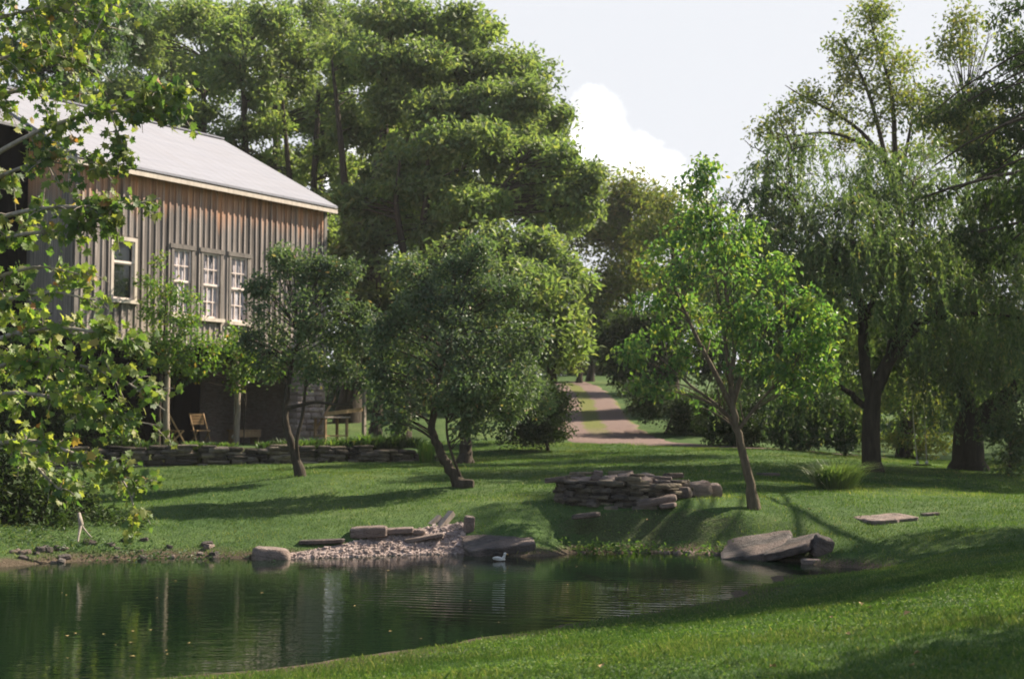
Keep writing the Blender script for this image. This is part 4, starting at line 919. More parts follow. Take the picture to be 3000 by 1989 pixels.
# windows
for k, (t, hw, z0, z1) in enumerate(wins):
    g = Geo()
    fm = M['trim_grey'] if k else M['trim']
    for s in (-1, 1): box(g, (t+s*(hw+.045), -.03, (z0+z1)/2), (.09, .08, z1-z0), a=.8)
    if k: box(g, (t, -.05, z1+.075), (2*hw+.3, .08, .13), a=.4)
    else: box(g, (t, -.03, z1+.05), (2*hw+.18, .08, .1), a=.8)
    wo = kid(g, 'window', fm)
    g = Geo(); box(g, (t, -.075, z0-.06), (2*hw+.26, .15, .10), a=.9); kid(g, 'sill', M['trim'], wo)
    zm = (z0+z1)/2 if k else z0+.62*(z1-z0)
    for (a_, b_, yo, cols, rows) in ((zm, z1, .0, 3, 2), (z0, zm, .03, 3, 2)):
        if k == 0: cols, rows = 1, 1
        g = Geo(); w_ = .045
        for s in (-1, 1): box(g, (t+s*(hw-w_/2), yo, (a_+b_)/2), (w_, .04, b_-a_), a=.6)
        box(g, (t, yo, a_+w_/2), (2*hw-2*w_, .042, w_+.015), a=.7); box(g, (t, yo, b_-w_/2), (2*hw-2*w_, .042, w_), a=.7)
        for c in range(1, cols): box(g, (t-hw+2*hw*c/cols, yo+.002, (a_+b_)/2), (.026, .03, b_-a_-2*w_), a=.7)
        for r_ in range(1, rows): box(g, (t, yo+.001, a_+(b_-a_)*r_/rows), (2*hw-2*w_, .034, .026), a=.7)
        kid(g, 'sash', M['sash'], wo)
    g = Geo(); box(g, (t, .055, (z0+z1)/2), (2*hw, .008, z1-z0)); kid(g, 'pane', M['glass'] if k == 0 else M['pale_glass'], wo)
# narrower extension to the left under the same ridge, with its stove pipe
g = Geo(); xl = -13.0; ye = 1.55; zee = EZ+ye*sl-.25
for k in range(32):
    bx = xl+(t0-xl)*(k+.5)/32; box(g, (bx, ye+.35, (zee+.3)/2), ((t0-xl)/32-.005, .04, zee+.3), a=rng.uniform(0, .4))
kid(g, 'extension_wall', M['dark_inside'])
g = Geo(); slope(g, xl, t0-.26, ye, DEPTH/2, zee+.28, zr+.06); slope(g, xl, t0-.26, DEPTH+OV, DEPTH/2, ze+.06, zr+.06); kid(g, 'extension_roof', M['roof_grey'])
g = Geo(); tube(g, [(-5.55, DEPTH/2-.3, zr-.35), (-5.55, DEPTH/2-.3, zr+1.05)], .085, 12); tube(g, [(-5.55, DEPTH/2-.3, zr+1.10), (-5.55, DEPTH/2-.3, zr+1.22)], [.13, .03], 12); kid(g, 'stovepipe', M['metal_pipe'], smooth=True)

# ------------------------------------------------------------------ retaining wall and its planting
rs = np.random.default_rng(23); g = Geo(); s = -2.5
while s < WLEN+.1:
    p = WL0+wd*s; zb = float(zt(p[0]-wn[0]*.4, p[1]-wn[1]*.4, False)[0])-.06; z = zb
    topz = TZ+.03+rs.uniform(-.06, .05)
    if s > WLEN-2: topz -= (s-WLEN+2)*.12
    ww0 = rs.uniform(.3, .7)
    while z < topz-.04:
        hh = min(rs.uniform(.07, .17), topz-z+.02); ww = ww0*rs.uniform(.75, 1.2)
        v, f = rock_verts(rs, (ww, .42, hh), .22, seed=rs.uniform(0, 99), sub=1)
        Rm = rotm(0, rs.uniform(-.05, .05), math.atan2(wd[1], wd[0])+rs.uniform(-.1, .1)); c = WL0+wd*(s+rs.uniform(-.08, .08))+wn*rs.uniform(-.05, .05)
        g.add(v@Rm+np.array([c[0], c[1], z+hh/2]), f, rs.uniform()); z += hh-.012
    s += ww0*.85
o = g.build('retaining_wall', M['rock_wall']); tag(o, 'low dry stone retaining wall holding the terrace in front of the barn', 'wall')
def tuft(name, label, p, h, n, seed, mat, w=.02, group=None, spread=.3, cat='plant', base=.12, kind=None):
    rng = np.random.default_rng(seed); g = Geo()
    a = rng.uniform(0, 2*np.pi, n); lean = rng.uniform(.1, 1, n)*spread; hh = h*rng.uniform(.5, 1.15, n)
    B = p+np.stack([np.cos(a), np.sin(a), 0*a], -1)*(rng.uniform(0, base, n))[:, None]
    d = np.stack([np.cos(a)*lean, np.sin(a)*lean, np.ones(n)], -1)
    side = np.stack([-np.sin(a), np.cos(a), 0*a], -1)*w
    m1 = B+d*hh[:, None]*.55; m2 = B+d*hh[:, None]*.9+np.stack([np.cos(a)*lean*.5, np.sin(a)*lean*.5, -.25*lean], -1)*hh[:, None]
    v = np.stack([B-side*.5, B+side*.5, m1+side*.5, m1-side*.5, m2], 1).reshape(-1, 3); i = np.arange(n)[:, None]*5
    g.add(v, i+np.array([[0, 1, 2, 3]]), rng.beta(2, 2.4, n)); 
    g2 = i+np.array([[3, 2, 4]]); g.f.append(g2.astype(np.int32)); g.a.append(rng.beta(2, 2.4, n).astype(np.float32))
    o = g.build(name, M[mat], origin=p); return tag(o, label, cat, group, kind)
for k, (px, py, h) in enumerate([(348,447,.5),(366,446,.7),(382,447,.6),(398,446,.65),(414,446,.5),(330,446,.45),(310,446,.5),(283,447,.45),(262,447,.35),(300,447,.4),(356,447,.5),(375,447,.55),(205,447,.3),(190,447,.35),(140,447,.4),(120,447,.45),(100,447,.5),(220,447,.3)]):
    b = WL0+wd*(WLEN*(px-40)/394)+wn*.45
    tuft('garden_plant', 'leafy green border plant spilling over the top of the stone retaining wall', np.array([b[0], b[1], TZ-.03]), h*.75, 130, 200+k, ('leaf_shrub', 'grass', 'leaf_shrub', 'leaf_dark')[k % 4], .045, 'border plants along the retaining wall', .8, base=.35)
b = at(427, 462, 38.2); b[2] = Z(b[0], b[1])
tuft('iris_clump', 'upright clump of sword leaves at the right end of the retaining wall', b, .75, 90, 220, 'leaf_young', .035, None, .28, base=.22)
b = ground(836, 488)
tuft('ornamental_grass', 'rounded clump of long arching grass on the lawn left of the willow', b, 0.72, 900, 221, 'leaf_willow', .02, None, 1.0, base=.42)

# ------------------------------------------------------------------ things under and beside the barn
def local_group(name, label, cat, p, rz=0, group=None):
    e = empty(name, p, label, cat, group); e.rotation_euler = (0, 0, rz); return e
def sub(e, name, mat, fn, smooth=False):
    g = Geo(); fn(g); o = bpy.data.objects.new(name, g.mesh(name, mat, smooth)); col.objects.link(o); o.parent = e; return o
def folding_chair(label, p, rz, group):
    e = local_group('folding_chair', label, 'chair', p, rz, group)
    sub(e, 'seat', M['chair'], lambda g: [box(g, (0, -.16+.08*k, .45), (.44, .065, .022)) for k in range(5)])
    sub(e, 'backrest', M['chair'], lambda g: [box(g, (0, .24+.02*k, .66+.085*k), (.42, .02, .07)) for k in range(4)])
    for sx in (-1, 1):
        sub(e, 'leg', M['chair'], lambda g: bar(g, (sx*.22, -.28, 0), (sx*.22, .31, .95), .03, .04))
        sub(e, 'leg', M['chair'], lambda g: bar(g, (sx*.19, .30, 0), (sx*.19, -.2, .45), .03, .04))
    sub(e, 'stretcher', M['chair'], lambda g: bar(g, (-.19, .22, .1), (.19, .22, .1), .025, .025))
    return e
yaw = math.atan2(BD[1], BD[0])
folding_chair('slatted folding wooden chair beside the right log post in the dark recess', bw(2.05, -.75, TZ), yaw-.35, 'wooden chairs under the barn')
folding_chair('folding wooden chair leaning in shadow right of the left log post', bw(.95, -.7, TZ), yaw+1.3, 'wooden chairs under the barn')
e = local_group('wooden_bench', 'low wooden bench deep in the shade left of the stone pier', 'bench', bw(4.35, -1.2, TZ), yaw)
sub(e, 'seat', M['chair'], lambda g: [box(g, (0, -.15+.15*k, .45), (1.1, .13, .04)) for k in range(3)])
sub(e, 'apron', M['chair'], lambda g: box(g, (0, -.2, .33), (1.05, .03, .18)))
for sx in (-1, 1): sub(e, 'leg', M['chair'], lambda g: box(g, (sx*.48, 0, .215), (.06, .34, .43)))
e = local_group('work_bench', 'rough wooden work bench with pale top against the stone pier', 'bench', bw(6.2, .75, TZ), yaw)
sub(e, 'bench_top', M['old_wood'], lambda g: [box(g, (0, -.18+.18*k, .86), (1.25, .17, .05), a=.8) for k in range(3)])
sub(e, 'shelf', M['chair'], lambda g: box(g, (0, 0, .28), (1.1, .42, .04)))
for sx in (-1, 1):
    for sy in (-1, 1): sub(e, 'leg', M['chair'], lambda g: box(g, (sx*.52, sy*.2, .417), (.07, .07, .835)))
sub(e, 'brace', M['chair'], lambda g: bar(g, (-.5, .26, .4), (.5, .26, 1.5), .03, .06))
e = local_group('hanging_rope', 'thin rope with a white ball at its end hanging beside the right log post', 'rope', bw(2.98, -.3, TZ))
sub(e, 'rope', M['rope'], lambda g: tube(g, [(0, 0, .3), (0, 0, SZ-.15)], .011, 6))
def ball(g, c, r):
    th_ = np.linspace(0, np.pi, 9); tube(g, np.stack([0*th_+c[0], 0*th_+c[1], c[2]-np.cos(th_)*r], -1), np.maximum(np.sin(th_)*r, 1e-3), 12)
sub(e, 'ball', M['white_paint'], lambda g: ball(g, (0, 0, .26), .075), True)
# lean-to shed right of the pier
e = local_group('lean_to_shed', 'dark open lean-to shed with grey plank roof right of the stone pier', 'shed', bw(8.3, -1.6, Z(*bw(8.3, -1.6, 0)[:2])), yaw)
sub(e, 'shed_roof', M['old_wood'], lambda g: [bar(g, (-1.25+.25*k, -1.1, 2.0), (-1.25+.25*k, 1.2, 2.6), .24, .05, .3+.05*k) for k in range(11)])
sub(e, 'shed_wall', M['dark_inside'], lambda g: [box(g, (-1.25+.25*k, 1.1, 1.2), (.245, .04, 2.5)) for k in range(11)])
for sx in (-1, 1): sub(e, 'post', M['old_wood'], lambda g: box(g, (sx*1.2, -1.0, .98), (.11, .11, 1.96)))
sub(e, 'rail', M['chair'], lambda g: bar(g, (-1.14, -1.0, .95), (1.14, -1.0, 1.15), .05, .12))

# swing
e = local_group('rope_swing', 'swing on two pale ropes hanging beside the leaning willow', 'swing', at(922, 463, 38.4), .1)
z0s = .0
for sx in (-1, 1): sub(e, 'rope', M['rope'], lambda g: tube(g, [(sx*.13, 0, 0), (sx*.16-.06, 0, 1.1), (sx*.17-.12, 0, 2.9)], .013, 6))
for sx in (-1, 1): sub(e, 'rope_knot', M['white_paint'], lambda g: ball(g, (sx*.13, 0, .03), .045), True)
sub(e, 'seat', M['dark_inside'], lambda g: box(g, (0, 0, -.03), (.42, .2, .035)))

# ------------------------------------------------------------------ stones
def og(px, py, h): return ground(px, py)+np.array([0, 0, h])
def stone(name, label, c, size, rot, mat, seed, rough=.2, flat=True, cat='rock', group=None, sub_=3):
    rg = np.random.default_rng(seed); v, f = rock_verts(rg, size, rough, flat, seed*.77, sub_)
    g = Geo(); g.add(v, f, rg.uniform(.35, .8)); o = g.build(name, M[mat], smooth=not flat)
    o.location = [float(x) for x in c]; o.rotation_euler = rot; return tag(o, label, cat, group)
p = ground(500, 545)
stone('rock_slab', 'broad grey ledge of rock dipping into the pond left of the duck', og(499, 542, -.04), (1.2, 1.0, .18), (R(11), R(-6), R(6)), 'rock', 301, .3, sub_=5)
stone('rock_slab', 'layered grey slab tilted into the water at the right end of the pond', og(757, 553, .08), (1.15, 1.25, .16), (R(12), R(-10), R(-18)), 'rock', 302, .3, sub_=5)
stone('rock_slab', 'sharp edged slab leaning over the small inlet, right of the layered one', og(792, 554, .12), (.8, .9, .14), (R(11), R(-15), R(-30)), 'rock', 303, .32, sub_=5)
stone('rock_slab', 'flat pinkish stone sunk in the lawn to the right of the pear tree', ground(886, 519)+np.array([0, 0, -.02]), (.95, .75, .13), (R(3), R(-3), R(18)), 'rock_pink', 304, .42, sub_=5)
stone('boulder', 'smooth pink boulder half under water at the left tip of the beach', shore_pt(271, 558)+np.array([0, 0, .02]), (.62, .55, .34), (0, R(6), .2), 'rock_pink', 305, .24, False)
stone('stone_block', 'thick flat topped stone block at the top of the gravel beach', og(369, 535, .07), (.64, .45, .19), (0, R(-2), .05), 'rock_pink', 306, .2)
stone('stone_block', 'thin flat stone beside the thick block', og(398, 533, .05), (.55, .35, .1), (0, R(-3), .1), 'rock_pink', 307, .22)
stone('stone_block', 'small thin stone lowest of the row on the beach', og(417, 535, .04), (.26, .3, .09), (0, R(5), .2), 'rock_pink', 308, .12)
stone('stone_block', 'long low stone ledge at the grassy edge of the beach', og(322, 543, .02), (.78, .26, .07), (0, R(-2), .06), 'rock', 309, .24)
stone('stone_block', 'pale tapering stone lying across the gravel', og(424, 540, .03), (.72, .3, .07), (0, R(-9), .15), 'rock_pink', 310, .26)
stone('stone_block', 'square pinkish stone set upright beside the rock ledge', og(469, 530, .1), (.17, .2, .3), (.1, .1, .3), 'rock_pink', 311, .14)
g = Geo(); a = og(439, 527, -.05); b = at(452, 512, a[1]+.25); bar(g, a, b, .12, .1); o = g.build('fallen_post', M['old_wood']); tag(o, 'short wooden post leaning out of the bank above the beach', 'post')
g = Geo(); a = og(430, 524, -.03); b = at(440, 516, a[1]+.15); bar(g, a, b, .1, .08); o = g.build('fallen_post', M['old_wood']); tag(o, 'stubby broken board lying behind the leaning post', 'post')
stone('rock', 'low grey stone on the near edge of the pond below the lawn', ground(690, 601)+np.array([0, 0, .02]), (.3, .26, .16), (0, 0, .4), 'rock', 312, .2, False)
stone('rock', 'pink stone cluster in the tiny inlet at the right tip of the pond', og(812, 563, .02), (.34, .2, .1), (0, 0, .1), 'rock_pink', 313, .3, False)
stone('rock', 'dark upright stone right of the inlet', og(822, 553, .1), (.3, .3, .34), (.2, .3, .1), 'rock', 314, .2)
stone('rock', 'flat grey stone in the shaded lawn between the pit and the clump of grass', ground(768, 474), (.5, .4, .08), (0, 0, .1), 'rock', 315, .2)
stone('rock', 'narrow dark stone set in the grass right of the flat pinkish one', ground(930, 514), (.3, .2, .06), (0, R(-4), .1), 'rock', 316, .2)
# edge stones of the shadowed near bank going up to the right
rs = np.random.default_rng(41)
# rough stones along the far left waterline
proto = None
for k in range(34):
    px = rs.uniform(-5, 262) if k > 10 else rs.uniform(0, 70); q = np.interp(px, [p_[0] for p_ in far_shore], [p_[1] for p_ in far_shore])
    c = shore_pt(px, q-rs.uniform(-.6, 4.5)); c[2] = max(0.0, Z(c[0], c[1]))+.01
    sz = rs.uniform(.04, .15)
    stone('shore_stone', "small rough brown stone along the far left water's edge", c, (sz*1.5, sz, sz*.7), (rs.uniform(-.3, .3), rs.uniform(-.3, .3), rs.uniform(0, 3)), 'rock' if k % 3 else 'rock_pink', 400+k, .3, False, 'stone', 'stones along the left shore', 1)
for k in range(16):
    px = rs.uniform(575, 730); q = np.interp(px, [p_[0] for p_ in far_shore], [p_[1] for p_ in far_shore]); c = shore_pt(px, q-.5); sz = rs.uniform(.05, .13)
    stone('shore_stone', 'little pebble at the waterline below the stone fire pit', c, (sz*1.6, sz, sz*.7), (0, 0, rs.uniform(0, 3)), 'rock_pink', 450+k, .3, False, 'stone', 'pebbles below the fire pit', 1)
# gravel on the beach: one mass of stones
g = Geo(); rs = np.random.default_rng(43); n = 0
protos = [rock_verts(rs, (1, .8, .55), .3, False, 3.3*k, 0) for k in range(6)]
bx0, bx1 = shore_pt(262, 558)[0], shore_pt(468, 553)[0]
cand = np.stack([rs.uniform(bx0, bx1, 9000), rs.uniform(23.2, 26.8, 9000)], -1); ok = beach_mask(cand[:, 0], cand[:, 1]) > rs.uniform(.3, .9, 9000); cand = cand[ok]
zc = zg(cand[:, 0], cand[:, 1])
for (x, y), z in zip(cand, zc):
    if z < -.03: continue
    v, f = protos[rs.integers(6)]; s_ = .025+.06*rs.uniform()**3
    g.add((v*s_*rs.uniform(.7, 1.4))@rotm(rs.uniform(-.4, .4), rs.uniform(-.4, .4), rs.uniform(0, 6))+np.array([x, y, z+s_*.05]), f, rs.uniform())
o = g.build('beach_gravel', M['gravel']); tag(o, 'pinkish gravel of the little beach', 'gravel', kind='stuff')

# fire pit: dry stacked ring, open towards the right back
pc = at(624, 500, 27.15); pz = Z(pc[0], pc[1])
pit = empty('fire_pit', (pc[0], pc[1], pz), 'dry stacked dark stone fire pit on the edge of the bank', 'fire pit')
rs = np.random.default_rng(47); g = Geo(); rx_, ry_ = 1.1, .8
for layer in range(17):
    z = -.62+layer*.066; a = rs.uniform(0, .4)
    while a < 2*np.pi:
        ww = rs.uniform(.14, .5); da = ww/1.05
        hgt = .37 if math.cos(a) < .35 else .28
        if z < hgt or rs.uniform() < .2 and z < hgt+.08:
            v, f = rock_verts(rs, (ww*1.1, .36, rs.uniform(.05, .1)), .34, True, rs.uniform(0, 99), 1)
            j = rs.uniform(-.11, .11)
            gz_ = Z(pc[0]+math.cos(a)*rx_, pc[1]+math.sin(a)*ry_)-pz
            if z > gz_-.2: g.add(v@rotm(rs.uniform(-.06, .06), rs.uniform(-.06, .06), a+np.pi/2)+np.array([math.cos(a)*(rx_+j), math.sin(a)*(ry_+j), z]), f, rs.uniform())
        a += da*.92
o = bpy.data.objects.new('stone_ring', g.mesh('stone_ring', M['rock_wall'])); col.objects.link(o); o.parent = pit
g = Geo()
for k in range(26):
    a = rs.uniform(0, 2*np.pi); rr = rs.uniform(.0, .75); v, f = rock_verts(rs, (rs.uniform(.2, .45), rs.uniform(.15, .3), rs.uniform(.08, .16)), .3, False, rs.uniform(0, 99), 1)
    g.add(v@rotm(rs.uniform(-.4, .4), rs.uniform(-.4, .4), rs.uniform(0, 3))+np.array([math.cos(a)*rr*rx_, math.sin(a)*rr*ry_,   .22+rs.uniform(0, .16)]), f, rs.uniform())
o = bpy.data.objects.new('rubble_fill', g.mesh('rubble_fill', M['rock_pink'])); col.objects.link(o); o.parent = pit
for k, (px, py, dd, s_, m_, lab) in enumerate([(582,479,.3,(.42,.3,.1),'rock_pink','pale flat stone on the rim of the fire pit near its left end'),(618,478,.1,(.52,.36,.12),'rock_pink','pale slanting slab on top of the fire pit at its middle'),(643,479.5,.1,(.4,.3,.09),'rock_pink','small pale slab on the right part of the fire pit rim'),
        (662,479,.2,(.38,.3,.13),'rock','round grey stone on the right part of the fire pit rim'),(673,475,.3,(.36,.26,.1),'rock','dark cap stone on the far right rim of the fire pit'),(672,484,-.1,(.55,.4,.13),'rock','long grey stone overhanging the right end of the fire pit'),
        (556,479,.1,(.4,.3,.1),'rock','dark stone capping the left end of the fire pit'),(598,474,.6,(.18,.16,.16),'rock_pink','reddish lump of stone standing at the back of the fire pit')]):
    stone('cap_stone', lab, at(px, py, 27.0+dd), s_, (rs.uniform(-.1, .1), rs.uniform(-.14, .14), rs.uniform(-.4, .4)), m_, 500+k, .22, True, 'stone', 'loose stones on the fire pit', 2)
for k, (px, py, D_, s_, m_, lab) in enumerate([(694,492,27.2,(.62,.5,.34),'rock_pink','rounded layered boulder right of the fire pit'),(712,491,27.5,(.34,.4,.32),'rock_pink','smaller boulder behind the layered one, farthest right of the pit'),(679,499,26.7,(.46,.4,.22),'rock','grey stone at the foot of the layered boulder'),
        (655,503,26.3,(.8,.36,.16),'rock_pink','long low stone lying in front of the right end of the pit'),(668,505,26.2,(.3,.3,.1),'rock_pink','small flat stone at the end of the long low one'),(586,515,25.75,(.5,.3,.1),'rock','thin ledge stone jutting from the bank below the pit')]):
    gzz = at(px, py, D_); gzz[2] = max(gzz[2], Z(gzz[0], gzz[1])+s_[2]*.3)
    stone('boulder', lab, gzz, s_, (rs.uniform(-.1, .1), R(-8), rs.uniform(-.3, .3)), m_, 520+k, .22, False, 'rock', 'boulders round the fire pit', 2)

# pale forked stump on the far left shore
e = empty('dead_branch', shore_pt(80, 556), 'pale forked dead branch standing on the far left shore', 'branch')
p0 = at(79, 513, 23.6)
sub_g = Geo(); b0 = at(78, 541, 23.3); b1 = at(92, 537, 23.5); m0 = at(81, 524, 23.5)
tube(sub_g, path([p0, at(80,518,23.5), m0], 8), np.linspace(.03, .045, 8), 7); tube(sub_g, path([m0, at(79,533,23.4), b0], 8), np.linspace(.03, .014, 8), 6); tube(sub_g, path([m0, at(86,531,23.5), b1], 8), np.linspace(.02, .01, 8), 6)
o = sub_g.build('forked_stem', M['bark_pale'], e, smooth=True)

# duck
e = empty('duck', at(499, 555, 23.6)*np.array([1, 1, 0]), 'small white backed duck with dark flanks swimming beside the grey rock ledge', 'duck'); e.scale = (.62, .62, .62)
def duck_body(g):
    n = 14; t = np.linspace(0, 1, n); x = -.17+.34*t
    rad = .075*np.sin(np.pi*np.clip(t*.94+.03, 0, 1))**.6; z = .045+.035*(1-t)**3
    P_ = np.stack([x, 0*x, z], -1); ang = np.arange(14)*2*np.pi/14
    v = P_[:, None]+np.stack([np.zeros((n, 14)), np.cos(ang)[None]*rad[:, None], np.sin(ang)[None]*rad[:, None]*.8], -1)
    i = np.arange(n-1)[:, None]*14; j = np.arange(14)[None]; k = (j+1) % 14
    g.add(v.reshape(-1, 3), np.stack([i+j, i+sides_(k), i+14+k, i+14+j], -1).reshape(-1, 4))
    tube(g, path([(.10, 0, .07), (.145, 0, .12), (.15, 0, .17)], 8), np.linspace(.045, .028, 8), 10)
    ball(g, (.16, 0, .19), .042)
def sides_(k): return k
sub(e, 'body', M['duck_white'], duck_body, True)
sub(e, 'flank', M['duck_dark'], lambda g: tube(g, path([(-.13, 0, .022), (0, 0, .018), (.13, 0, .03)], 10), .066*np.sin(np.linspace(.35, 2.8, 10))**.5, 12), True)
sub(e, 'bill', M['duck_bill'], lambda g: tube(g, [(.195, 0, .185), (.25, 0, .175)], [.018, .01], 8), True)
for s_ in (-1, 1): sub(e, 'wing', M['duck_white'], lambda g: tube(g, path([(-.15, s_*.03, .095), (-.04, s_*.062, .085), (.08, s_*.05, .075)], 9), .035*np.sin(np.linspace(.3, 2.8, 9)), 8), True)

# floating leaves
rs = np.random.default_rng(53); g = Geo(); leaf_quads(g, np.array([[0., 0, 0]]), np.array([[1., 0, 0]]), np.array([[0, 0, 1.]]), .07, .045, .9, .15)
mleaf = g.mesh('floating_leaf', plain('dead_leaf', (0.42, 0.30, 0.12), .6))
n = 0
while n < 30:
    px, py = rs.uniform(60, 760), rs.uniform(561, 665); p = shore_pt(px, py)
    if Z(p[0], p[1]) > -.12: continue
    o = bpy.data.objects.new('floating_leaf', mleaf); col.objects.link(o); o.location = (p[0], p[1], .006); o.rotation_euler = (0, 0, rs.uniform(0, 6)); s_ = rs.uniform(.4, 1.0); o.scale = (s_, s_, s_)
    tag(o, 'small fallen yellow leaf floating on the pond', 'leaf', 'fallen leaves floating on the pond'); n += 1

# ------------------------------------------------------------------ grass
def in_water(x, y, z): return z < .025
wall_t = lambda x, y: ((x-WL0[0])*wn[0]+(y-WL0[1])*wn[1], (x-WL0[0])*wd[0]+(y-WL0[1])*wd[1])
def grass(name, label, dens_fn, x0, x1, y0, y1, n, h, w, seed, side_ok=True):
    rg = np.random.default_rng(seed)
    x = rg.uniform(x0, x1, n); y = rg.uniform(y0, y1, n)
    k = dens_fn(x, y) > rg.uniform(size=n); x, y = x[k], y[k]
    k = np.abs(x) < y*.39+1.2; x, y = x[k], y[k]
    z = zg(x, y); s_, t_ = wall_t(x, y)
    k = (z > .03) & (beach_mask(x, y) < .4) & ~((s_ > -.25) & (t_ < WLEN+.5)); x, y, z = x[k], y[k], z[k]
    # patchy height, clumps
    pn = smoothnoise(x, y, 1.6, 2.5); hh = h*rg.uniform(.55, 1.2, len(x))*(1+.45*pn); hh *= np.where(rg.uniform(size=len(x)) < .012, 1.9, 1)
    a = rg.uniform(0, 2*np.pi, len(x)); ln = rg.uniform(.1, .75, len(x))
    B = np.stack([x, y, z-.01], -1); ww = w*rg.uniform(.7, 1.3, len(x))
    side = np.stack([-np.sin(a), np.cos(a), 0*a], -1)*ww[:, None]
    tip = B+np.stack([np.cos(a)*ln*hh, np.sin(a)*ln*hh, hh], -1); mid_ = B+np.stack([np.cos(a)*ln*hh*.3, np.sin(a)*ln*hh*.3, hh*.55], -1)
    v = np.stack([B-side*.5, B+side*.5, mid_+side*.4, tip, mid_-side*.4], 1).reshape(-1, 3)
    g = Geo(); p2 = smoothnoise(x, y, .42, 6.1); rnd = np.clip(rg.beta(2, 2.6, len(x))+pn*.3+np.clip(p2-.05, -.3, 1)*.5, 0, .96); rare = rg.uniform(size=len(x)) < .03; rnd[rare] = rg.uniform(.93, 1, rare.sum())
    g.add(v, np.arange(len(x)*5).reshape(-1, 5), rnd)
    o = g.build(name, M['grass']); return tag(o, label, 'grass', kind='stuff')
grass('lawn_grass', 'short mown grass of the near bank', lambda x, y: np.clip(1.25-(y-9)/13, .25, 1), -5, 10, 8.2, 24.5, 560000, .045, .0055, 601)
grass('lawn_grass', 'short grass of the lawn across the pond', lambda x, y: np.full(len(x), 1.0), -13, 16, 23, 46, 260000, .05, .010, 602)
def clover(name, label, x0, x1, y0, y1, n, seed):
    rg = np.random.default_rng(seed); x = rg.uniform(x0, x1, n); y = rg.uniform(y0, y1, n)
    k = (np.abs(x) < y*.39+1.2) & (smoothnoise(x, y, .9, 7.7)+.35*rg.normal(size=n) > .12); x, y = x[k], y[k]; z = zg(x, y); k = z > .05; x, y, z = x[k], y[k], z[k]; m = len(x)
    nn = nrm(rg.normal(size=(m, 3))*.35+np.array([0, 0, 1])); ax = nrm(np.cross(nn, rand_dirs(rg, m))); g = Geo()
    leaf_quads(g, np.stack([x, y, z+rg.uniform(.015, .045, m)], -1), ax, nn, .026*rg.uniform(.6, 1.4, m), .022, rg.beta(2, 2.5, m)); o = g.build(name, M['grass']); return tag(o, label, 'plants', kind='stuff')
clover('lawn_clover', 'patches of clover among the near grass', -5, 10, 8.2, 20, 90000, 605)
mlf = plain('dry_leaf', (0.34, 0.22, 0.10), .8); g = Geo(); leaf_quads(g, np.array([[0., 0, 0]]), np.array([[1., 0, 0]]), np.array([[0, 0, 1.]]), .08, .06, .9, .35); mfl = g.mesh('fallen_leaf', mlf)
rs = np.random.default_rng(77)
for k in range(34):
    px, py = (rs.uniform(300, 1000), rs.uniform(600, 672)) if k < 22 else (rs.uniform(560, 960), rs.uniform(470, 530))
    p = ground(px, py)
    if p[2] < .12: continue
    o = bpy.data.objects.new('fallen_leaf', mfl); col.objects.link(o); o.location = (p[0], p[1], float(zg(p[0:1], p[1:2])[0])+.04); o.rotation_euler = (rs.uniform(-.5, .5), rs.uniform(-.5, .5), rs.uniform(0, 6)); s_ = rs.uniform(.5, 1.1); o.scale = (s_, s_, s_)
    tag(o, 'small dry brown leaf fallen on the lawn grass', 'leaf', 'dry leaves fallen on the lawn')
# weeds on the bank below the pit and along the left shore
def weeds(name, label, pts, seed, mat='leaf_young', L=.09, W=.045):
    rg = np.random.default_rng(seed); g = Geo()
    for px, py, D_, r_, n in pts:
        c = at(px, py, D_); m = n
        P = c+rg.normal(size=(m, 3))*np.array([r_, r_*.6, .0]); P[:, 2] = np.maximum(zg(P[:, 0], P[:, 1]), 0)+rg.uniform(0.01, .13, m)
        nn = nrm(rg.normal(size=(m, 3))*.6+np.array([0, 0, 1])); ax = nrm(np.cross(nn, rand_dirs(rg, m)))
        leaf_quads(g, P, ax, nn, L*rg.uniform(.6, 1.3, m), W, rg.beta(2, 2.4, m))
    o = g.build(name, M[mat]); return tag(o, label, 'plants', kind='stuff')
weeds('bank_weeds', 'low leafy weeds at the waterline below the fire pit', [(600,545,25.2,.3,130),(622,545,25.2,.4,160),(645,546,25.2,.3,100),(585,548,25.1,.25,60),(715,548,24.9,.3,60),(700,552,24.7,.2,40)], 611, 'grass')
weeds('shore_weeds', 'low weeds and litter on the far left shore', [(20,548,24.3,.6,260),(60,546,24.2,.6,240),(110,548,24,.5,160),(150,550,23.8,.5,120),(200,550,23.8,.5,100)], 612, 'leaf_shrub', .07, .035)

# ------------------------------------------------------------------ light, sky, camera
sun = bpy.data.lights.new('sun', 'SUN'); sun.energy = 5.0; sun.angle = R(0.55); sun.color = (1.0, 0.885, 0.72)
so = bpy.data.objects.new('sun', sun); col.objects.link(so)
sd = Vector((SUN_AZ[0]*math.cos(SUN_EL), SUN_AZ[1]*math.cos(SUN_EL), math.sin(SUN_EL)))
so.rotation_euler = sd.to_track_quat('Z', 'Y').to_euler()
W = bpy.data.worlds.new('World'); sc.world = W; W.use_nodes = True; nt = W.node_tree; nt.nodes.clear()
out = nt.nodes.new('ShaderNodeOutputWorld'); bg = nt.nodes.new('ShaderNodeBackground'); bg.inputs[1].default_value = 0.082
sky = nt.nodes.new('ShaderNodeTexSky'); sky.sky_type = 'NISHITA'; sky.sun_disc = False; sky.sun_elevation = SUN_EL; sky.sun_rotation = math.atan2(SUN_AZ[0], SUN_AZ[1])
sky.air_density = 1.0; sky.dust_density = 1.2; sky.ozone_density = 1.0
tc = nt.nodes.new('ShaderNodeTexCoord').outputs['Generated']
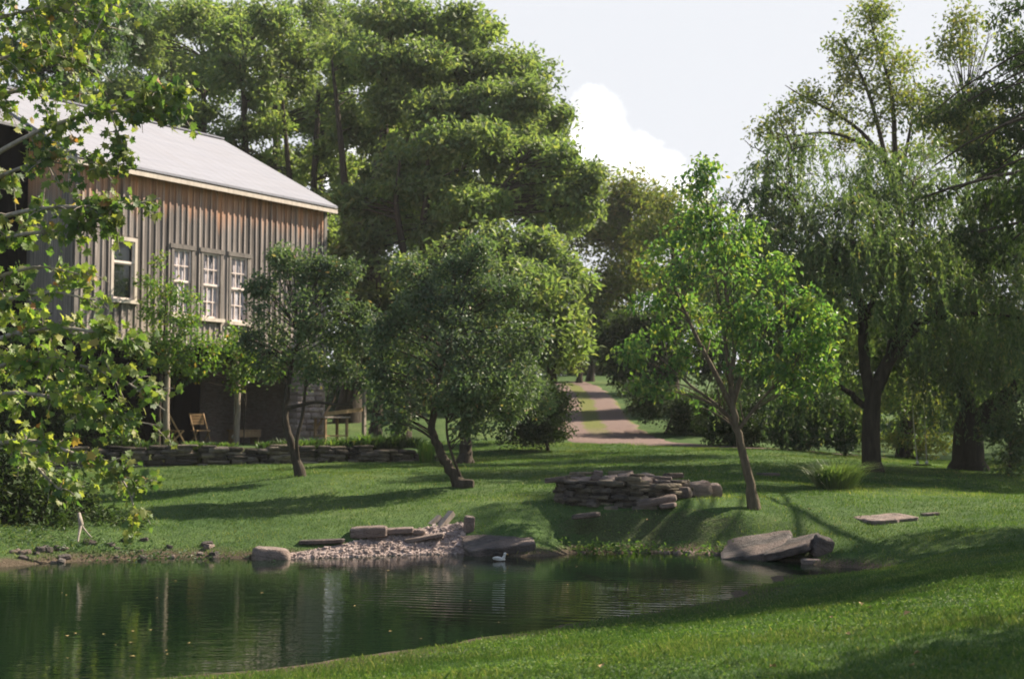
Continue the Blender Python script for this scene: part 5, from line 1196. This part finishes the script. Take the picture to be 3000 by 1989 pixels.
# thin veil of high cloud that whitens the blue, and heaped cumulus low in the north
veil = noise(nt, 2.2, 5, 0.6, tc)
vr = ramp(nt, [(0.3, (0.78, 0.78, 0.78)), (0.7, (0.9, 0.9, 0.9))]); nt.links.new(veil.outputs[0], vr.inputs[0])
sz_ = nt.nodes.new('ShaderNodeSeparateXYZ'); nt.links.new(tc, sz_.inputs[0])
el = nt.nodes.new('ShaderNodeMapRange'); el.inputs[1].default_value = 0.36; el.inputs[2].default_value = 0.75; el.inputs[3].default_value = 1.25; el.inputs[4].default_value = 0.15; nt.links.new(sz_.outputs[2], el.inputs[0])
az = nt.nodes.new('ShaderNodeMapRange'); az.inputs[1].default_value = -0.3; az.inputs[2].default_value = 0.4; az.inputs[3].default_value = 0.35; az.inputs[4].default_value = 1; nt.links.new(sz_.outputs[1], az.inputs[0])  # veil thinned overhead and behind the camera to deepen the shade
c = mix(nt, mth(nt, 'MULTIPLY', mth(nt, 'MULTIPLY', vr.outputs[0], el.outputs[0], True), az.outputs[0]), sky.outputs[0], (4.25, 4.36, 4.62))
def blob(px, py, r):
    d = Vector(ray(px, py)).normalized()
    n_ = nt.nodes.new('ShaderNodeVectorMath'); n_.operation = 'DISTANCE'; n_.inputs[1].default_value = d
    nn = nt.nodes.new('ShaderNodeVectorMath'); nn.operation = 'NORMALIZE'; nt.links.new(tc, nn.inputs[0]); nt.links.new(nn.outputs[0], n_.inputs[0])
    return mth(nt, 'SUBTRACT', r/F, n_.outputs['Value'])
h = None
for px, py, r_ in [(598,112,24),(590,135,28),(612,150,26),(640,155,22),(660,172,22),(625,180,34),(590,175,40),(690,195,24),(560,170,40),(520,160,45),(470,165,50),(430,170,45),(380,160,45),(340,165,35),(740,225,26),(650,215,40)]:
    b_ = blob(px, py, r_)
    h = b_ if h is None else mth(nt, 'MAXIMUM', h, b_)
cn = noise(nt, 34, 6, 0.55, tc)
cn2 = noise(nt, 120, 5, 0.6, tc)
h = mth(nt, 'ADD', h, mth(nt, 'MULTIPLY', mth(nt, 'SUBTRACT', cn.outputs[0], .5), .026)); h = mth(nt, 'ADD', h, mth(nt, 'MULTIPLY', mth(nt, 'SUBTRACT', cn2.outputs[0], .5), .010))
csh = ramp(nt, [(.35, (5.6, 5.6, 5.75)), (.6, (8.3, 8.1, 8.1))]); nt.links.new(noise(nt, 26, 4, .55, tc).outputs[0], csh.inputs[0])
cf = nt.nodes.new('ShaderNodeMapRange'); cf.inputs[1].default_value = -.004; cf.inputs[2].default_value = .010; nt.links.new(h, cf.inputs[0])
c = mix(nt, cf.outputs[0], c, csh.outputs[0])
nt.links.new(c, bg.inputs[0]); nt.links.new(bg.outputs[0], out.inputs[0])

# thin haze volume, added to lift the dark tones of the far trees
hm, hnt, hout = newmat('haze_lift'); pv = hnt.nodes.new('ShaderNodeVolumePrincipled'); pv.inputs['Color'].default_value = (.95, .96, .98, 1)
pv.inputs['Density'].default_value = 0.00028; pv.inputs['Anisotropy'].default_value = 0.3; hnt.links.new(pv.outputs[0], hout.inputs['Volume'])
hg = Geo(); box(hg, (0, 345, 14), (1010, 730, 40)); ho = hg.build('haze', hm); tag(ho, kind='stuff')

cam = bpy.data.cameras.new('camera'); co = bpy.data.objects.new('camera', cam); col.objects.link(co)
co.location = (0, 0, HC); co.rotation_euler = (math.pi/2+TILT, 0, 0)
cam.sensor_width = 36; cam.lens = 50.0; cam.clip_end = 3000; cam.clip_start = .1
cam.dof.use_dof = True; cam.dof.focus_distance = 18; cam.dof.aperture_fstop = 2.2; cam.dof.aperture_blades = 7
sc.camera = co
sc.view_settings.view_transform = 'Standard'; sc.view_settings.look = 'None'; sc.view_settings.gamma = 1; sc.view_settings.exposure = 1.3
try: sc.view_settings.use_curve_mapping = False
except Exception: pass
sc.render.engine = 'CYCLES'
cy = sc.cycles; cy.max_bounces = 8; cy.diffuse_bounces = 5; cy.glossy_bounces = 3; cy.transmission_bounces = 5; cy.transparent_max_bounces = 4
cy.caustics_reflective = False; cy.caustics_refractive = False; cy.sample_clamp_indirect = 6; cy.use_denoising = True; cy.pixel_filter_type = 'BLACKMAN_HARRIS'; cy.filter_width = 1.8
